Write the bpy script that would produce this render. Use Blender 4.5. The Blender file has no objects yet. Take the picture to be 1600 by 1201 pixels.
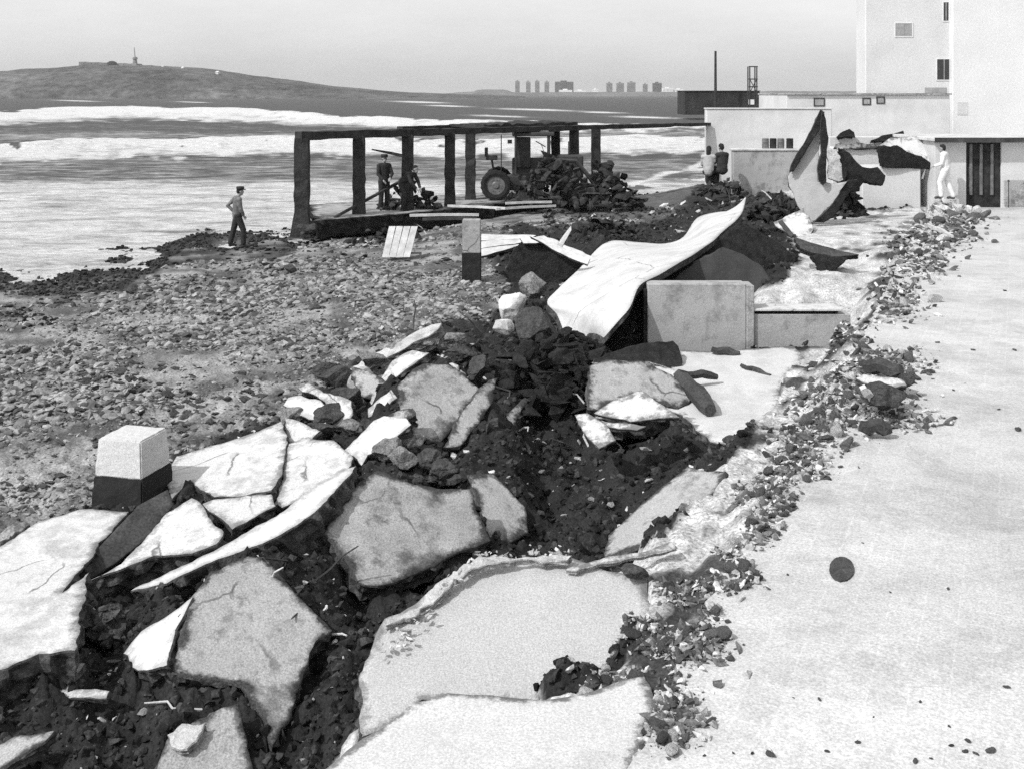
import bpy, bmesh, math, random
import numpy as np
from mathutils import Vector, Matrix, noise as mnoise
from mathutils.geometry import delaunay_2d_cdt
random.seed(7); rng = np.random.default_rng(7)
SC = bpy.context.scene; COL = SC.collection
# ------------------------------------------------------------------ camera, sky, sun, exposure
F, CX, HY, ZC = 1715.0, 800.0, 148.0, 3.2          # focal length in photo pixels, centre column, horizon row, eye height
cam_d = bpy.data.cameras.new("camera"); cam = bpy.data.objects.new("camera", cam_d); COL.objects.link(cam)
cam.location = (0, 0, ZC); cam.rotation_euler = (math.radians(90), 0, 0)
cam_d.sensor_width = 36; cam_d.lens = 36*F/1600; cam_d.shift_y = -(600.5-HY)/1600
cam_d.clip_start = 0.1; cam_d.clip_end = 40000
SC.camera = cam
SUN = Vector((-0.56, -0.42, 0.72)).normalized()
w = bpy.data.worlds.new("World"); SC.world = w; w.use_nodes = True
nt = w.node_tree; nt.nodes.clear()
sky = nt.nodes.new("ShaderNodeTexSky"); sky.sky_type = 'NISHITA'; sky.sun_disc = False
sky.sun_elevation = math.asin(SUN.z); sky.sun_rotation = math.atan2(SUN.x, SUN.y)
sky.air_density = 1.0; sky.dust_density = 3.0; sky.ozone_density = 1.0
bw = nt.nodes.new("ShaderNodeRGBToBW"); bg = nt.nodes.new("ShaderNodeBackground"); wo = nt.nodes.new("ShaderNodeOutputWorld")
nt.links.new(sky.outputs[0], bw.inputs[0]); nt.links.new(bw.outputs[0], bg.inputs[0])
bg.inputs[1].default_value = 0.10
# thin bright cloud veil over the clear sky
wtc = nt.nodes.new("ShaderNodeTexCoord"); wmp = nt.nodes.new("ShaderNodeMapping"); wmp.inputs["Scale"].default_value = (1, 1, 3.5)
wn = nt.nodes.new("ShaderNodeTexNoise"); wn.inputs["Scale"].default_value = 2.2; wn.inputs["Detail"].default_value = 12; wn.inputs["Roughness"].default_value = .72
wr = nt.nodes.new("ShaderNodeMapRange"); wr.inputs[1].default_value = .3; wr.inputs[2].default_value = .7; wr.inputs[3].default_value = .46; wr.inputs[4].default_value = .62
bg2 = nt.nodes.new("ShaderNodeBackground"); wa = nt.nodes.new("ShaderNodeAddShader")
nt.links.new(wtc.outputs["Generated"], wmp.inputs[0]); nt.links.new(wmp.outputs[0], wn.inputs["Vector"]); nt.links.new(wn.outputs[0], wr.inputs[0]); nt.links.new(wr.outputs[0], bg2.inputs[0])
nt.links.new(bg.outputs[0], wa.inputs[0]); nt.links.new(bg2.outputs[0], wa.inputs[1]); nt.links.new(wa.outputs[0], wo.inputs[0])
sd = bpy.data.lights.new("sun", 'SUN'); sd.energy = 3.4; sd.angle = math.radians(0.6); sd.color = (1, 1, 1)
so = bpy.data.objects.new("sun", sd); COL.objects.link(so)
so.rotation_euler = (-SUN).to_track_quat('-Z', 'Y').to_euler()
SC.view_settings.view_transform = 'Standard'; SC.view_settings.look = 'None'
SC.view_settings.exposure = 0.0; SC.view_settings.gamma = 1
SC.cycles.max_bounces = 5; SC.cycles.use_denoising = False
# ------------------------------------------------------------------ helpers
def P(px, py, z):
    D = F*(ZC-z)/(py-HY); return Vector(((px-CX)/F*D, D, z))
def PD(px, py, D): return Vector(((px-CX)/F*D, D, ZC-(py-HY)/F*D))
def zat(py, D): return ZC-(py-HY)/F*D
def xat(px, D): return (px-CX)/F*D
def pix(x, y, z): return CX+F*x/y, HY+F*(ZC-z)/y

def tag(o, label=None, cat=None, group=None, kind=None):
    if label: o["label"] = label
    if cat: o["category"] = cat
    if group: o["group"] = group
    if kind: o["kind"] = kind
    return o
def empty(name, loc, label, cat, group=None):
    o = bpy.data.objects.new(name, None); o.empty_display_size = .2; COL.objects.link(o); o.location = loc
    return tag(o, label, cat, group)
def link_mesh(name, me, parent=None, loc=None):
    o = bpy.data.objects.new(name, me); COL.objects.link(o)
    if loc is not None: o.location = loc
    if parent: o.parent = parent
    return o
def mk(name, verts, faces, mats, parent=None, midx=None, smooth=None, origin=None):
    """verts in world space unless parent: then parent-local when origin is None"""
    V = np.asarray(verts, dtype=float)
    if parent is None:
        c = V.mean(0) if origin is None else np.asarray(origin, float)
        c = c.copy(); 
        if origin is None: c[2] = V[:, 2].min()
        V = V-c
    me = bpy.data.meshes.new(name); me.from_pydata(V.tolist(), [], faces)
    for m in (mats if isinstance(mats, (list, tuple)) else [mats]): me.materials.append(m)
    if midx is not None: me.polygons.foreach_set("material_index", midx)
    if smooth is not None: me.polygons.foreach_set("use_smooth", smooth)
    me.update()
    return link_mesh(name, me, parent, None if parent is not None else c)
class MB:
    """collects boxes, tubes and hulls into one mesh"""
    def __init__(s): s.v = []; s.f = []
    def add(s, vs, fs):
        b = len(s.v); s.v += [tuple(v) for v in vs]; s.f += [tuple(b+i for i in f) for f in fs]; return s
    def box(s, x0, x1, y0, y1, z0, z1, ch=0.0, M=None):
        c = min(ch, (x1-x0)*.3, (y1-y0)*.3, (z1-z0)*.3)
        bm = bmesh.new(); bmesh.ops.create_cube(bm, size=1)
        for v in bm.verts: v.co = Vector((x0+(v.co.x+.5)*(x1-x0), y0+(v.co.y+.5)*(y1-y0), z0+(v.co.z+.5)*(z1-z0)))
        if c > 0: bmesh.ops.bevel(bm, geom=bm.edges[:], offset=c, segments=1, affect='EDGES')
        bm.verts.index_update()
        vs = [(M @ v.co if M else v.co.copy()) for v in bm.verts]; fs = [[v.index for v in f.verts] for f in bm.faces]
        bm.free(); return s.add(vs, fs)
    def tube(s, pts, rad, n=8, cap=True):
        pts = [Vector(p) for p in pts]; rad = rad if isinstance(rad, (list, tuple)) else [rad]*len(pts)
        vs = []; fs = []; up = None
        for i, p in enumerate(pts):
            t = (pts[min(i+1, len(pts)-1)]-pts[max(i-1, 0)]).normalized()
            if up is None: up = t.orthogonal().normalized()
            a = (up-t*up.dot(t)).normalized(); up = a; b = t.cross(a)
            for k in range(n):
                q = 2*math.pi*k/n; vs.append(p+(a*math.cos(q)+b*math.sin(q))*rad[i])
        for i in range(len(pts)-1):
            for k in range(n): fs.append((i*n+k, i*n+(k+1) % n, (i+1)*n+(k+1) % n, (i+1)*n+k))
        if cap: fs += [tuple(range(n-1, -1, -1)), tuple(range((len(pts)-1)*n, len(pts)*n))]
        return s.add(vs, fs)
    def ball(s, c, r, sub=2):
        bm = bmesh.new(); bmesh.ops.create_icosphere(bm, subdivisions=sub, radius=1)
        r = r if isinstance(r, (list, tuple)) else (r, r, r)
        vs = [(c[0]+v.co.x*r[0], c[1]+v.co.y*r[1], c[2]+v.co.z*r[2]) for v in bm.verts]; bm.verts.index_update()
        fs = [[v.index for v in f.verts] for f in bm.faces]; bm.free(); return s.add(vs, fs)
    def build(s, name, mat, parent=None, smooth=False):
        o = mk(name, s.v, s.f, mat, parent)
        if smooth: o.data.polygons.foreach_set("use_smooth", [True]*len(o.data.polygons))
        return o
def vnoise(x, y, seed=0):
    xi = np.floor(x).astype(np.int64); yi = np.floor(y).astype(np.int64); xf = x-xi; yf = y-yi
    def h(a, b):
        n = (a*374761393+b*668265263+seed*974711) & 0x7fffffff
        n = ((n ^ (n >> 13))*1274126177) & 0x7fffffff
        return ((n ^ (n >> 16)) & 0xffff)/65535.0
    u = xf*xf*(3-2*xf); v = yf*yf*(3-2*yf)
    return (h(xi, yi)*(1-u)+h(xi+1, yi)*u)*(1-v)+(h(xi, yi+1)*(1-u)+h(xi+1, yi+1)*u)*v
def fbm(x, y, oct=4, seed=0):
    a = 0; s = 1.0; t = 0
    for o in range(oct): a = a+s*vnoise(x*2**o+17*o, y*2**o-9*o, seed+o); t += s; s *= .5
    return a/t
def sstep(a, b, x):
    t = np.clip((x-a)/(b-a), 0, 1); return t*t*(3-2*t)
def inpoly(x, y, poly):
    poly = np.asarray(poly); r = np.zeros(x.shape, bool); n = len(poly)
    for i in range(n):
        x1, y1 = poly[i]; x2, y2 = poly[(i+1) % n]
        c = ((y1 > y) != (y2 > y)) & (x < (x2-x1)*(y-y1)/((y2-y1) if y2 != y1 else 1e-9)+x1); r ^= c
    return r
# ------------------------------------------------------------------ materials (all greys: the photograph is black and white)
def mat(name, base, var=.25, s1=1.5, speck=.25, s2=60, bump=.3, bs=25, rough=.9, stain=0, stain_s=.8, island=0, spec=.25, dist=.02, crack=0, dirt=0, rim=0, rim_s=4):
    m = bpy.data.materials.new(name); m.use_nodes = True; t = m.node_tree; N = t.nodes; L = t.links
    b = N["Principled BSDF"]; b.inputs["Roughness"].default_value = rough; b.inputs["Specular IOR Level"].default_value = spec
    tc = N.new("ShaderNodeTexCoord"); co = tc.outputs["Object"]
    def nz(sc, det=6, ro=.6):
        n = N.new("ShaderNodeTexNoise"); n.inputs["Scale"].default_value = sc; n.inputs["Detail"].default_value = det
        n.inputs["Roughness"].default_value = ro; L.new(co, n.inputs["Vector"]); return n.outputs[0]
    def mth(op, a, c, cl=False):
        n = N.new("ShaderNodeMath"); n.operation = op; n.use_clamp = cl
        for i, q in enumerate((a, c)):
            if isinstance(q, (int, float)): n.inputs[i].default_value = q
            else: L.new(q, n.inputs[i])
        return n.outputs[0]
    def mr(a, f0, f1, t0, t1):
        n = N.new("ShaderNodeMapRange"); L.new(a, n.inputs[0])
        for i, q in enumerate((f0, f1, t0, t1)): n.inputs[i+1].default_value = q
        return n.outputs[0]
    v = mr(nz(s1), .3, .7, 1-var, 1+var)
    v = mth('MULTIPLY', v, mr(nz(s2, 3, .7), .3, .7, 1-speck, 1+speck))
    if stain: v = mth('MULTIPLY', v, mr(nz(stain_s, 8, .65), .5, .62, 1, 1-stain))
    if island:
        g = N.new("ShaderNodeNewGeometry"); v = mth('MULTIPLY', v, mr(g.outputs["Random Per Island"], 0, 1, 1-island, 1+island))
    if dirt: v = mth('MULTIPLY', v, mr(mth('MULTIPLY', nz(stain_s*.45, 10, .72), mr(nz(9, 6, .7), .3, .7, .8, 1.2)), .50, .60, 1, 1-dirt))
    if crack:
        vo = N.new("ShaderNodeTexVoronoi"); vo.feature = 'DISTANCE_TO_EDGE'; vo.inputs["Scale"].default_value = crack
        ad = N.new("ShaderNodeMixRGB"); ad.inputs[0].default_value = .16; nn = N.new("ShaderNodeTexNoise"); nn.inputs["Scale"].default_value = 3; nn.inputs["Detail"].default_value = 6
        L.new(co, nn.inputs["Vector"]); L.new(co, ad.inputs[1]); L.new(nn.outputs["Color"], ad.inputs[2]); L.new(ad.outputs[0], vo.inputs["Vector"])
        ck = mth('MAXIMUM', mr(vo.outputs["Distance"], .001, .007, .3, 1), mr(nz(.9, 2), .44, .5, 0, 1), True)
        v = mth('MULTIPLY', v, ck)
    v = mth('MULTIPLY', v, base)
    if rim:   # soil left lying on the slab, mostly near its broken rim
        at = N.new("ShaderNodeAttribute"); at.attribute_name = "rim"
        k = mr(mth('ADD', at.outputs["Fac"], mth('MULTIPLY', mth('SUBTRACT', nz(rim_s, 9, .75), .5), 2.6)), .62, .95, 0, rim)
        sl = mr(nz(55, 4, .8), .3, .7, .01, .085)
        v = mth('ADD', mth('MULTIPLY', v, mth('SUBTRACT', 1, k)), mth('MULTIPLY', sl, k))
    c = N.new("ShaderNodeCombineColor")
    for i in range(3): L.new(v, c.inputs[i])
    L.new(c.outputs[0], b.inputs["Base Color"])
    if bump:
        bp = N.new("ShaderNodeBump"); bp.inputs["Strength"].default_value = bump; bp.inputs["Distance"].default_value = dist
        L.new(nz(bs, 8, .65), bp.inputs["Height"]); L.new(bp.outputs[0], b.inputs["Normal"])
    m["v"] = 1; return m
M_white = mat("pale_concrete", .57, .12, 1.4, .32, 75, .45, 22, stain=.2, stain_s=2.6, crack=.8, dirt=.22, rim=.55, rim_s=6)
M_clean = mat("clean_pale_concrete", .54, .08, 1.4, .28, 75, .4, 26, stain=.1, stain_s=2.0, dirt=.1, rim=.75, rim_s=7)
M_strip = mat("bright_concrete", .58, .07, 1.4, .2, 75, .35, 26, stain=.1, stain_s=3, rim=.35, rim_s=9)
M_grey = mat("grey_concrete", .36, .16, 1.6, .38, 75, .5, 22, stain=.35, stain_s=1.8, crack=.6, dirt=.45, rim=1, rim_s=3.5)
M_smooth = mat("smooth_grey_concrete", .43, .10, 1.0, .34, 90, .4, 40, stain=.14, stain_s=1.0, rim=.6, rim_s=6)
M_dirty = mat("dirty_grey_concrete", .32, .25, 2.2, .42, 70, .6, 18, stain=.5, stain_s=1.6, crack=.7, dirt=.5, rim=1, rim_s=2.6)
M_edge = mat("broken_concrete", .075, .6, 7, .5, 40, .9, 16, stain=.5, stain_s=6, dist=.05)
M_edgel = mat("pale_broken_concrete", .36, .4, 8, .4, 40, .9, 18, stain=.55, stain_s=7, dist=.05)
M_mortar = mat("pale_mortar", .48, .25, 5, .25, 50, .8, 20, dist=.04, stain=.35, stain_s=4)
M_dark = mat("dark_debris_and_shade", .018, .7, 6, .6, 40, .9, 18, dist=.05)  # debris colour, also used on parts that stand in for shade
M_clod = mat("soil_clod", .030, .5, 9, .6, 50, .8, 25, island=.9, dist=.03)
M_rock = mat("rough_rock", .22, .5, 5, .4, 40, .9, 14, stain=.6, stain_s=3.5, dist=.06)
M_rockd = mat("dark_rock", .06, .5, 5, .5, 40, .9, 14, dist=.06)
M_peb = mat("shingle_pebble", .19, .35, 12, .3, 60, .5, 40, island=.75)
M_rub = mat("pale_rubble", .40, .45, 7, .4, 50, .8, 22, island=.5, dist=.03)
M_rubd = mat("dark_rubble", .10, .5, 7, .5, 50, .8, 22, island=.5, dist=.03)
M_wood = mat("weathered_dark_timber", .05, .5, 3, .5, 40, .5, 20)
M_woodl = mat("pale_timber", .5, .25, 4, .25, 50, .3, 25)
M_col = mat("weathered_column_concrete", .032, .6, 4, .5, 30, .8, 14, dist=.04)
M_metal = mat("dark_painted_metal", .035, .4, 5, .3, 50, .2, 30, rough=.55, spec=.5)
M_metalg = mat("worn_grey_metal", .13, .5, 6, .3, 50, .3, 30, rough=.5, spec=.5)
M_rubber = mat("tyre_rubber", .02, .3, 6, .3, 60, .3, 30)
M_render = mat("white_rendered_wall", .66, .06, .5, .12, 12, .15, 12)
M_lowwall = mat("pale_grey_wall", .58, .15, .6, .12, 20, .2, 8, stain=.12, stain_s=.5)
M_wallg = mat("grey_rendered_wall", .36, .14, 1.2, .3, 60, .35, 22, stain=.25, stain_s=2, dirt=.3)
M_glass = mat("dark_window_glass", .03, .2, 3, .1, 30, 0, 10, rough=.25, spec=.6)
M_shut = mat("grey_shutter", .3, .2, 3, .2, 30, .1, 10)
M_head = mat("headland_scrub", .085, .55, .012, .6, .09, .9, .05, dist=6)
M_far = mat("far_grey_building", .2, .3, .05, .3, .3, 0, 1)
M_farw = mat("far_white_house", .7, .1, .05, .1, .3, 0, 1)
M_farsh = mat("far_shore", .12, .4, .01, .3, .1, 0, 1)
M_black = mat("dark_tarred_boards", .03, .5, .5, .5, 4, .2, 5)
M_skin = mat("skin", .28, .1, 10, .1, 60, 0, 10, rough=.6)
M_hair = mat("dark_hair", .02, .3, 30, .3, 80, .3, 60)
M_cl_d = mat("dark_cloth", .03, .35, 8, .4, 60, .4, 30)
M_cl_m = mat("grey_cloth", .14, .5, 8, .4, 60, .4, 30)
M_cl_w = mat("white_cloth", .72, .1, 8, .1, 60, .4, 20)
M_cl_l = mat("pale_cloth", .36, .15, 8, .2, 60, .4, 20)
# ------------------------------------------------------------------ slabs: outline traced on its own tilted plane, real thickness, broken sides
FOOT = []; EMB = []
def plane_hit(px, py, p0, n):
    r = Vector(((px-CX)/F, 1, -(py-HY)/F)); c = Vector((0, 0, ZC))
    d = n.dot(r)
    t = n.dot(p0-c)/d; return c+r*t
def slab(name, label, cat, out, anchor, n, th, mt=None, ms=None, jit=.022, group=None, parent=None, clamp=True, warp=.012, depth=None, kind=None, pts3=None, edge_n=5, embed=False):
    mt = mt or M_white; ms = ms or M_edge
    n = Vector(n).normalized()
    p0 = PD(anchor[0], anchor[1], depth) if depth else P(*anchor)
    pts = [Vector(p) for p in pts3] if pts3 else [plane_hit(x, y, p0, n) for x, y in out]
    D = sum(p.y for p in pts)/len(pts); zs = [p.z for p in pts]
    if '-v' in name or DBG: print("SLAB %-22s D %.1f..%.1f z %.2f..%.2f" % (name, min(p.y for p in pts), max(p.y for p in pts), min(zs), max(zs)))
    c = sum(pts, Vector())/len(pts)
    e1 = n.orthogonal().normalized(); e2 = n.cross(e1)
    q = [((p-c).dot(e1), (p-c).dot(e2)) for p in pts]
    area = sum(q[i][0]*q[(i+1) % len(q)][1]-q[(i+1) % len(q)][0]*q[i][1] for i in range(len(q)))
    if area < 0: q = q[::-1]
    step = max(.035, .0048*D); ring = []; sd_ = random.random()*100
    for i in range(len(q)):
        a = Vector(q[i]); b = Vector(q[(i+1) % len(q)]); L = (b-a).length; k = max(1, int(L/step))
        nn = Vector((b.y-a.y, a.x-b.x)).normalized() if L > 0 else Vector((0, 0))
        for j in range(k):
            p = a.lerp(b, j/k)
            o = (mnoise.noise(Vector((p.x*3+sd_, p.y*3, 0)))*1.3+mnoise.noise(Vector((p.x*11+sd_, p.y*11, 5)))*.8+mnoise.noise(Vector((p.x*30+sd_, p.y*30, 9)))*.4)*jit*(D/10)**.6
            ring.append(p+nn*o)
    m = len(ring)
    nor = []
    for i in range(m):
        d = ring[(i+1) % m]-ring[i-1]; nor.append(Vector((d.y, -d.x)).normalized() if d.length > 1e-9 else Vector((0, 0)))
    xs = [p.x for p in ring]; ys = [p.y for p in ring]
    gs = max((max(xs)-min(xs))/34, (max(ys)-min(ys))/34, .035)
    inner = []; rp = np.array([(p.x, p.y) for p in ring])
    gx = np.arange(min(xs)+gs/2, max(xs), gs); gy = np.arange(min(ys)+gs/2, max(ys), gs)
    if len(gx) and len(gy):
        GX, GY = np.meshgrid(gx, gy); GX = GX+rng.uniform(-.2, .2, GX.shape)*gs; GY = GY+rng.uniform(-.2, .2, GX.shape)*gs
        ok = inpoly(GX, GY, rp)
        for x, y in zip(GX[ok], GY[ok]):
            if np.min((rp[:, 0]-x)**2+(rp[:, 1]-y)**2) > (gs*.45)**2: inner.append(Vector((x, y)))
    r = delaunay_2d_cdt(list(ring)+inner, [], [list(range(m))], 1, 1e-6)
    v2, f2, orig = r[0], r[2], r[3]
    def w3(p, h):
        return c+e1*p[0]+e2*p[1]+n*h
    sc = 1.7
    def hh(p): return (mnoise.noise(Vector((p[0]*sc+sd_, p[1]*sc, 1)))*1.0+.35*mnoise.noise(Vector((p[0]*6+sd_, p[1]*6, 2))))*warp*2
    V = [w3(p, hh(p)) for p in v2]; Fc = [tuple(f) for f in f2]; mi = [0]*len(Fc); sm = [True]*len(Fc)
    idx = {}
    for i, o in enumerate(orig):
        for j in o:
            if j < m and j not in idx: idx[j] = i
    prev = [idx.get(i, None) for i in range(m)]
    if any(p is None for p in prev):
        prev = []
        for i in range(m): V.append(w3(ring[i], hh(ring[i]))); prev.append(len(V)-1)
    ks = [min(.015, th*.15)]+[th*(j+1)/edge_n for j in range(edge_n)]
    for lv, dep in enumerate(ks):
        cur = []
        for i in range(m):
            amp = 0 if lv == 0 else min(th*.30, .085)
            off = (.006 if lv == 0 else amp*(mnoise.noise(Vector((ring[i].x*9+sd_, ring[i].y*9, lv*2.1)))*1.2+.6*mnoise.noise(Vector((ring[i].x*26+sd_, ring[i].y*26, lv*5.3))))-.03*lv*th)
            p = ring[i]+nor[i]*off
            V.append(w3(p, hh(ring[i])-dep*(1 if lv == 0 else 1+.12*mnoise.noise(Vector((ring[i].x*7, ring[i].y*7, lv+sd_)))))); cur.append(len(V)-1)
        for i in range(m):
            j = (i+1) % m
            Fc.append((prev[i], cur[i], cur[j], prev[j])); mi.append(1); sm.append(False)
        prev = cur
    off0 = len(V); cmap = {}
    for f in f2:
        pass
    # underside
    for i, p in enumerate(v2): V.append(w3(p, hh(p)*.5-th*1.0))
    bmap = {}
    for i in range(m):
        if idx.get(i) is not None: bmap[off0+idx[i]] = prev[i]
    for f in f2:
        g = tuple(bmap.get(off0+i, off0+i) for i in reversed(f)); Fc.append(g); mi.append(1); sm.append(False)
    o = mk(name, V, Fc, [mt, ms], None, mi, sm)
    rv = np.zeros(len(V)); q2 = np.array([(p[0], p[1]) for p in v2]); rl = .16*(D/9)**.7
    dd = np.sqrt(((q2[:, None, :]-rp[None, :, :])**2).sum(2)).min(1) if len(v2)*m < 6e6 else np.ones(len(v2))
    rv[:len(v2)] = np.clip(1-dd/rl, 0, 1); ra = o.data.attributes.new("rim", 'FLOAT', 'POINT'); ra.data.foreach_set("value", rv.astype(np.float32))
    if clamp and n.z > .3: FOOT.append((np.array([(w3(p, 0).x, w3(p, 0).y) for p in ring]), c, n, th))
    if embed: EMB.append(FOOT[-1])
    if parent:
        o.parent = parent; o.location = o.location-parent.location
        if label: o["label"] = label
    else:
        tag(o, label, cat, group, kind)
    return o
DBG = False
S = slab
# ---- foreground slabs on the beach side
S("concrete_slab", "big pale slab lying flat beside the shingle in the near corner", "slab",
  [(-60, 905), (0, 852), (60, 815), (130, 795), (202, 797), (150, 858), (97, 926), (138, 895), (126, 955), (119, 1015), (60, 1020), (0, 1045), (-60, 1065)], (60, 900, -.82), (-.06, .02, 1), .3)
S("timber_board", "dark weathered board wedged in the crack under the pale two-tone block", "board",
  [(215, 790), (262, 765), (270, 788), (240, 832), (170, 885), (98, 927), (150, 860)], (200, 840, -.8), (.25, -.5, 1), .06, M_dirty if False else M_wood, M_wood, jit=.008)
S("concrete_slab", "pale slab with a cracked lower edge beside the dark-footed block", "slab",
  [(275, 715), (350, 692), (440, 658), (449, 690), (440, 740), (424, 766), (380, 773), (335, 773), (308, 757), (297, 750), (268, 778), (257, 738)], (350, 720, -.74), (-.14, -.1, 1), .3)
S("slab_fragment", "small pale five-sided fragment between the cracked slab and the long bright strip", "slab",
  [(318, 785), (334, 779), (424, 772), (432, 790), (362, 826)], (380, 795, -.77), (-.05, -.12, 1), .25)
S("slab_fragment", "pale pointed fragment with dirty patches below the crack junction", "slab",
  [(190, 880), (262, 800), (300, 778), (313, 783), (330, 810), (350, 832), (338, 850), (300, 864), (240, 870), (180, 892), (108, 922)], (280, 830, -.72), (-.12, -.2, 1), .28)
S("concrete_slab", "pale rounded slab touching the upper end of the long bright strip", "slab",
  [(450, 693), (478, 682), (520, 690), (552, 714), (545, 730), (495, 762), (440, 790), (431, 785), (441, 745)], (490, 730, -.68), (-.15, -.15, 1), .3)
S("slab_fragment", "jagged white fragment standing above the rounded pale slab", "slab",
  [(541, 702), (560, 684), (585, 657), (600, 650), (634, 652), (642, 664), (600, 702), (575, 712), (566, 728), (552, 714)], (590, 680, -.6), (-.3, -.45, 1), .16, M_strip)
S("edge_slab", "long narrow bright strip of slab with a thick dark broken edge", "slab",
  [(205, 921), (300, 876), (430, 806), (500, 755), (543, 731), (556, 727), (525, 770), (490, 800), (430, 838), (400, 848), (372, 862), (330, 878), (260, 910)], (400, 830, -.67), (-.22, -.12, 1), .4, M_strip)
S("tilted_slab", "large grey slab tipped towards the pit below the bright strip", "slab",
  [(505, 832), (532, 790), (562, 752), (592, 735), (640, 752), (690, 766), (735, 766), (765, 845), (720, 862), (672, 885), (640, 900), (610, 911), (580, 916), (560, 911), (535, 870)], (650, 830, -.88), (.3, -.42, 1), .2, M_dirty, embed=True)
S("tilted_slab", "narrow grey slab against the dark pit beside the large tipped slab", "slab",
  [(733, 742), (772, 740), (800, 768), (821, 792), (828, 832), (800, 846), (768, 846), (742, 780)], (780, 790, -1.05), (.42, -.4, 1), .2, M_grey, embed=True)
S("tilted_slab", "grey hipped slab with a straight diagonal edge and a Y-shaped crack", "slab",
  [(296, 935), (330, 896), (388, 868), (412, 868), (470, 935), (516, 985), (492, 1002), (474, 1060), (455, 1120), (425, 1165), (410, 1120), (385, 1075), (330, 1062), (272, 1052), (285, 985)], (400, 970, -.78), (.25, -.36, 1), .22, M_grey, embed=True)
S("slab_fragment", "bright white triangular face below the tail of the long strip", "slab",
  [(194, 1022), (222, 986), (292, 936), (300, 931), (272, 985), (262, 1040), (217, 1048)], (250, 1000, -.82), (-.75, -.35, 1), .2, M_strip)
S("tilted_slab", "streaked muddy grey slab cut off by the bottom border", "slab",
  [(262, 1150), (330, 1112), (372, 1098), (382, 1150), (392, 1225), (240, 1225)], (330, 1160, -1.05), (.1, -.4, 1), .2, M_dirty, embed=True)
S("foreground_slab", "broad smooth grey slab sunk below the promenade beside the pit", "slab",
  [(560, 1052), (600, 968), (645, 945), (702, 902), (742, 880), (890, 870), (950, 892), (1010, 903), (1020, 960), (1010, 1000), (960, 1050), (940, 1085), (850, 1096), (740, 1092), (660, 1096), (600, 1140), (560, 1150), (566, 1100)], (780, 990, -.40), (-.04, -.2, 1), .22, M_smooth)
S("foreground_slab", "bright pale slab in the near corner below the smooth grey slab", "slab",
  [(470, 1225), (520, 1188), (565, 1150), (602, 1130), (642, 1098), (700, 1085), (760, 1088), (850, 1093), (930, 1076), (1005, 1052), (1025, 1100), (975, 1225)], (750, 1150, -.2), (-.03, -.03, 1), .2, M_clean)
S("mortar_lip", "thin crumbling pale lip along the far edge of the smooth grey slab", "slab",
  [(602, 968), (640, 946), (700, 899), (746, 867), (830, 864), (893, 867), (886, 874), (830, 875), (762, 880), (712, 906), (680, 930), (650, 957)], (745, 885, -.2), (-.05, -.2, 1), .05, M_mortar, M_edgel, jit=.06, warp=.02)
S("mortar_strip", "thin white strip of render bridging the hollow near the grey sunken slab", "slab",
  [(884, 888), (960, 870), (1022, 856), (1050, 846), (1056, 854), (1000, 868), (940, 880), (900, 891)], (960, 878, -.2), (0, -.12, 1), .03, M_clean, M_edgel)
S("mortar_strip", "curled white flake standing on the muddy slope by the bottom border", "slab",
  [(525, 1195), (532, 1165), (545, 1145), (560, 1135), (556, 1160), (545, 1185), (530, 1205)], (545, 1165, -.35), (-.5, -.5, 1), .05, M_white, M_edgel)
S("tilted_slab", "pale wedge of slab sloping from the mortar bed into the dark pit", "slab",
  [(948, 868), (950, 836), (1000, 790), (1040, 758), (1075, 729), (1100, 735), (1132, 736), (1120, 762), (1088, 800), (1062, 832), (1005, 856)], (1040, 800, -.5), (-.45, -.02, 1), .16, M_grey)
S("lower_terrace", "broad pale sunken terrace in front of the square grey retaining wall", "slab",
  [(918, 655), (921, 572), (950, 565), (1010, 567), (1048, 577), (1062, 546), (1100, 549), (1240, 541), (1258, 560), (1222, 600), (1218, 660), (1182, 690), (1160, 696), (1110, 690), (1085, 668), (1065, 648), (1045, 640), (1000, 650)], (1130, 610, -.82), (-.03, -.02, 1), .3, M_clean)
S("tilted_slab", "grey slab end raised above the sunken terrace behind the white slates", "slab",
  [(917, 640), (921, 571), (950, 562), (1012, 566), (1050, 585), (1085, 618), (1060, 640), (990, 612), (940, 640)], (985, 600, -.62), (.2, -.45, 1), .15, M_grey)
for lab, o in (("topmost white slate of the pile over the black hollow", [(928, 646), (962, 622), (1002, 611), (1036, 634), (1062, 652), (1020, 655), (985, 658), (945, 650)]),
               ("creased white slate hanging below the pile over the black hollow", [(898, 648), (918, 645), (948, 664), (962, 688), (936, 701), (912, 676)]),
               ("narrow white slate in the middle of the pile over the black hollow", [(938, 655), (985, 662), (1010, 667), (995, 672), (950, 666)])):
    S("slate_sheet", lab, "slate", o, (965, 655, -.58), (-.25, -.35, 1), .035, M_clean, M_edge, jit=.015, group="white slates over the hollow")
S("slab_fragment", "pale sliver standing alone in the dark soil of the pit", "slab", [(818, 620), (830, 624), (806, 655), (802, 690), (785, 690), (768, 682), (788, 655)], (800, 655, -1.05), (.5, -.6, 1), .06, M_grey)
S("slab_fragment", "white L-shaped sliver lying on the mud in the near corner, its level arm", "slab", [(70, 1091), (88, 1078), (172, 1077), (165, 1090)], (110, 1085, -1.02), (-.15, -.2, 1), .05)
S("slab_fragment", "thin pale stick-like sliver leaning above the white L-shaped arm", "slab", [(96, 1078), (108, 1045), (122, 1034), (132, 1036), (120, 1052), (108, 1078)], (112, 1058, -.98), (-.3, -.4, 1), .05)
S("slab_fragment", "curved pale slab edge at the very corner of the muddy foreground", "slab", [(-30, 1185), (25, 1152), (85, 1141), (70, 1158), (25, 1185), (-30, 1222)], (20, 1170, -1.0), (-.2, -.2, 1), .08, M_grey)
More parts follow.
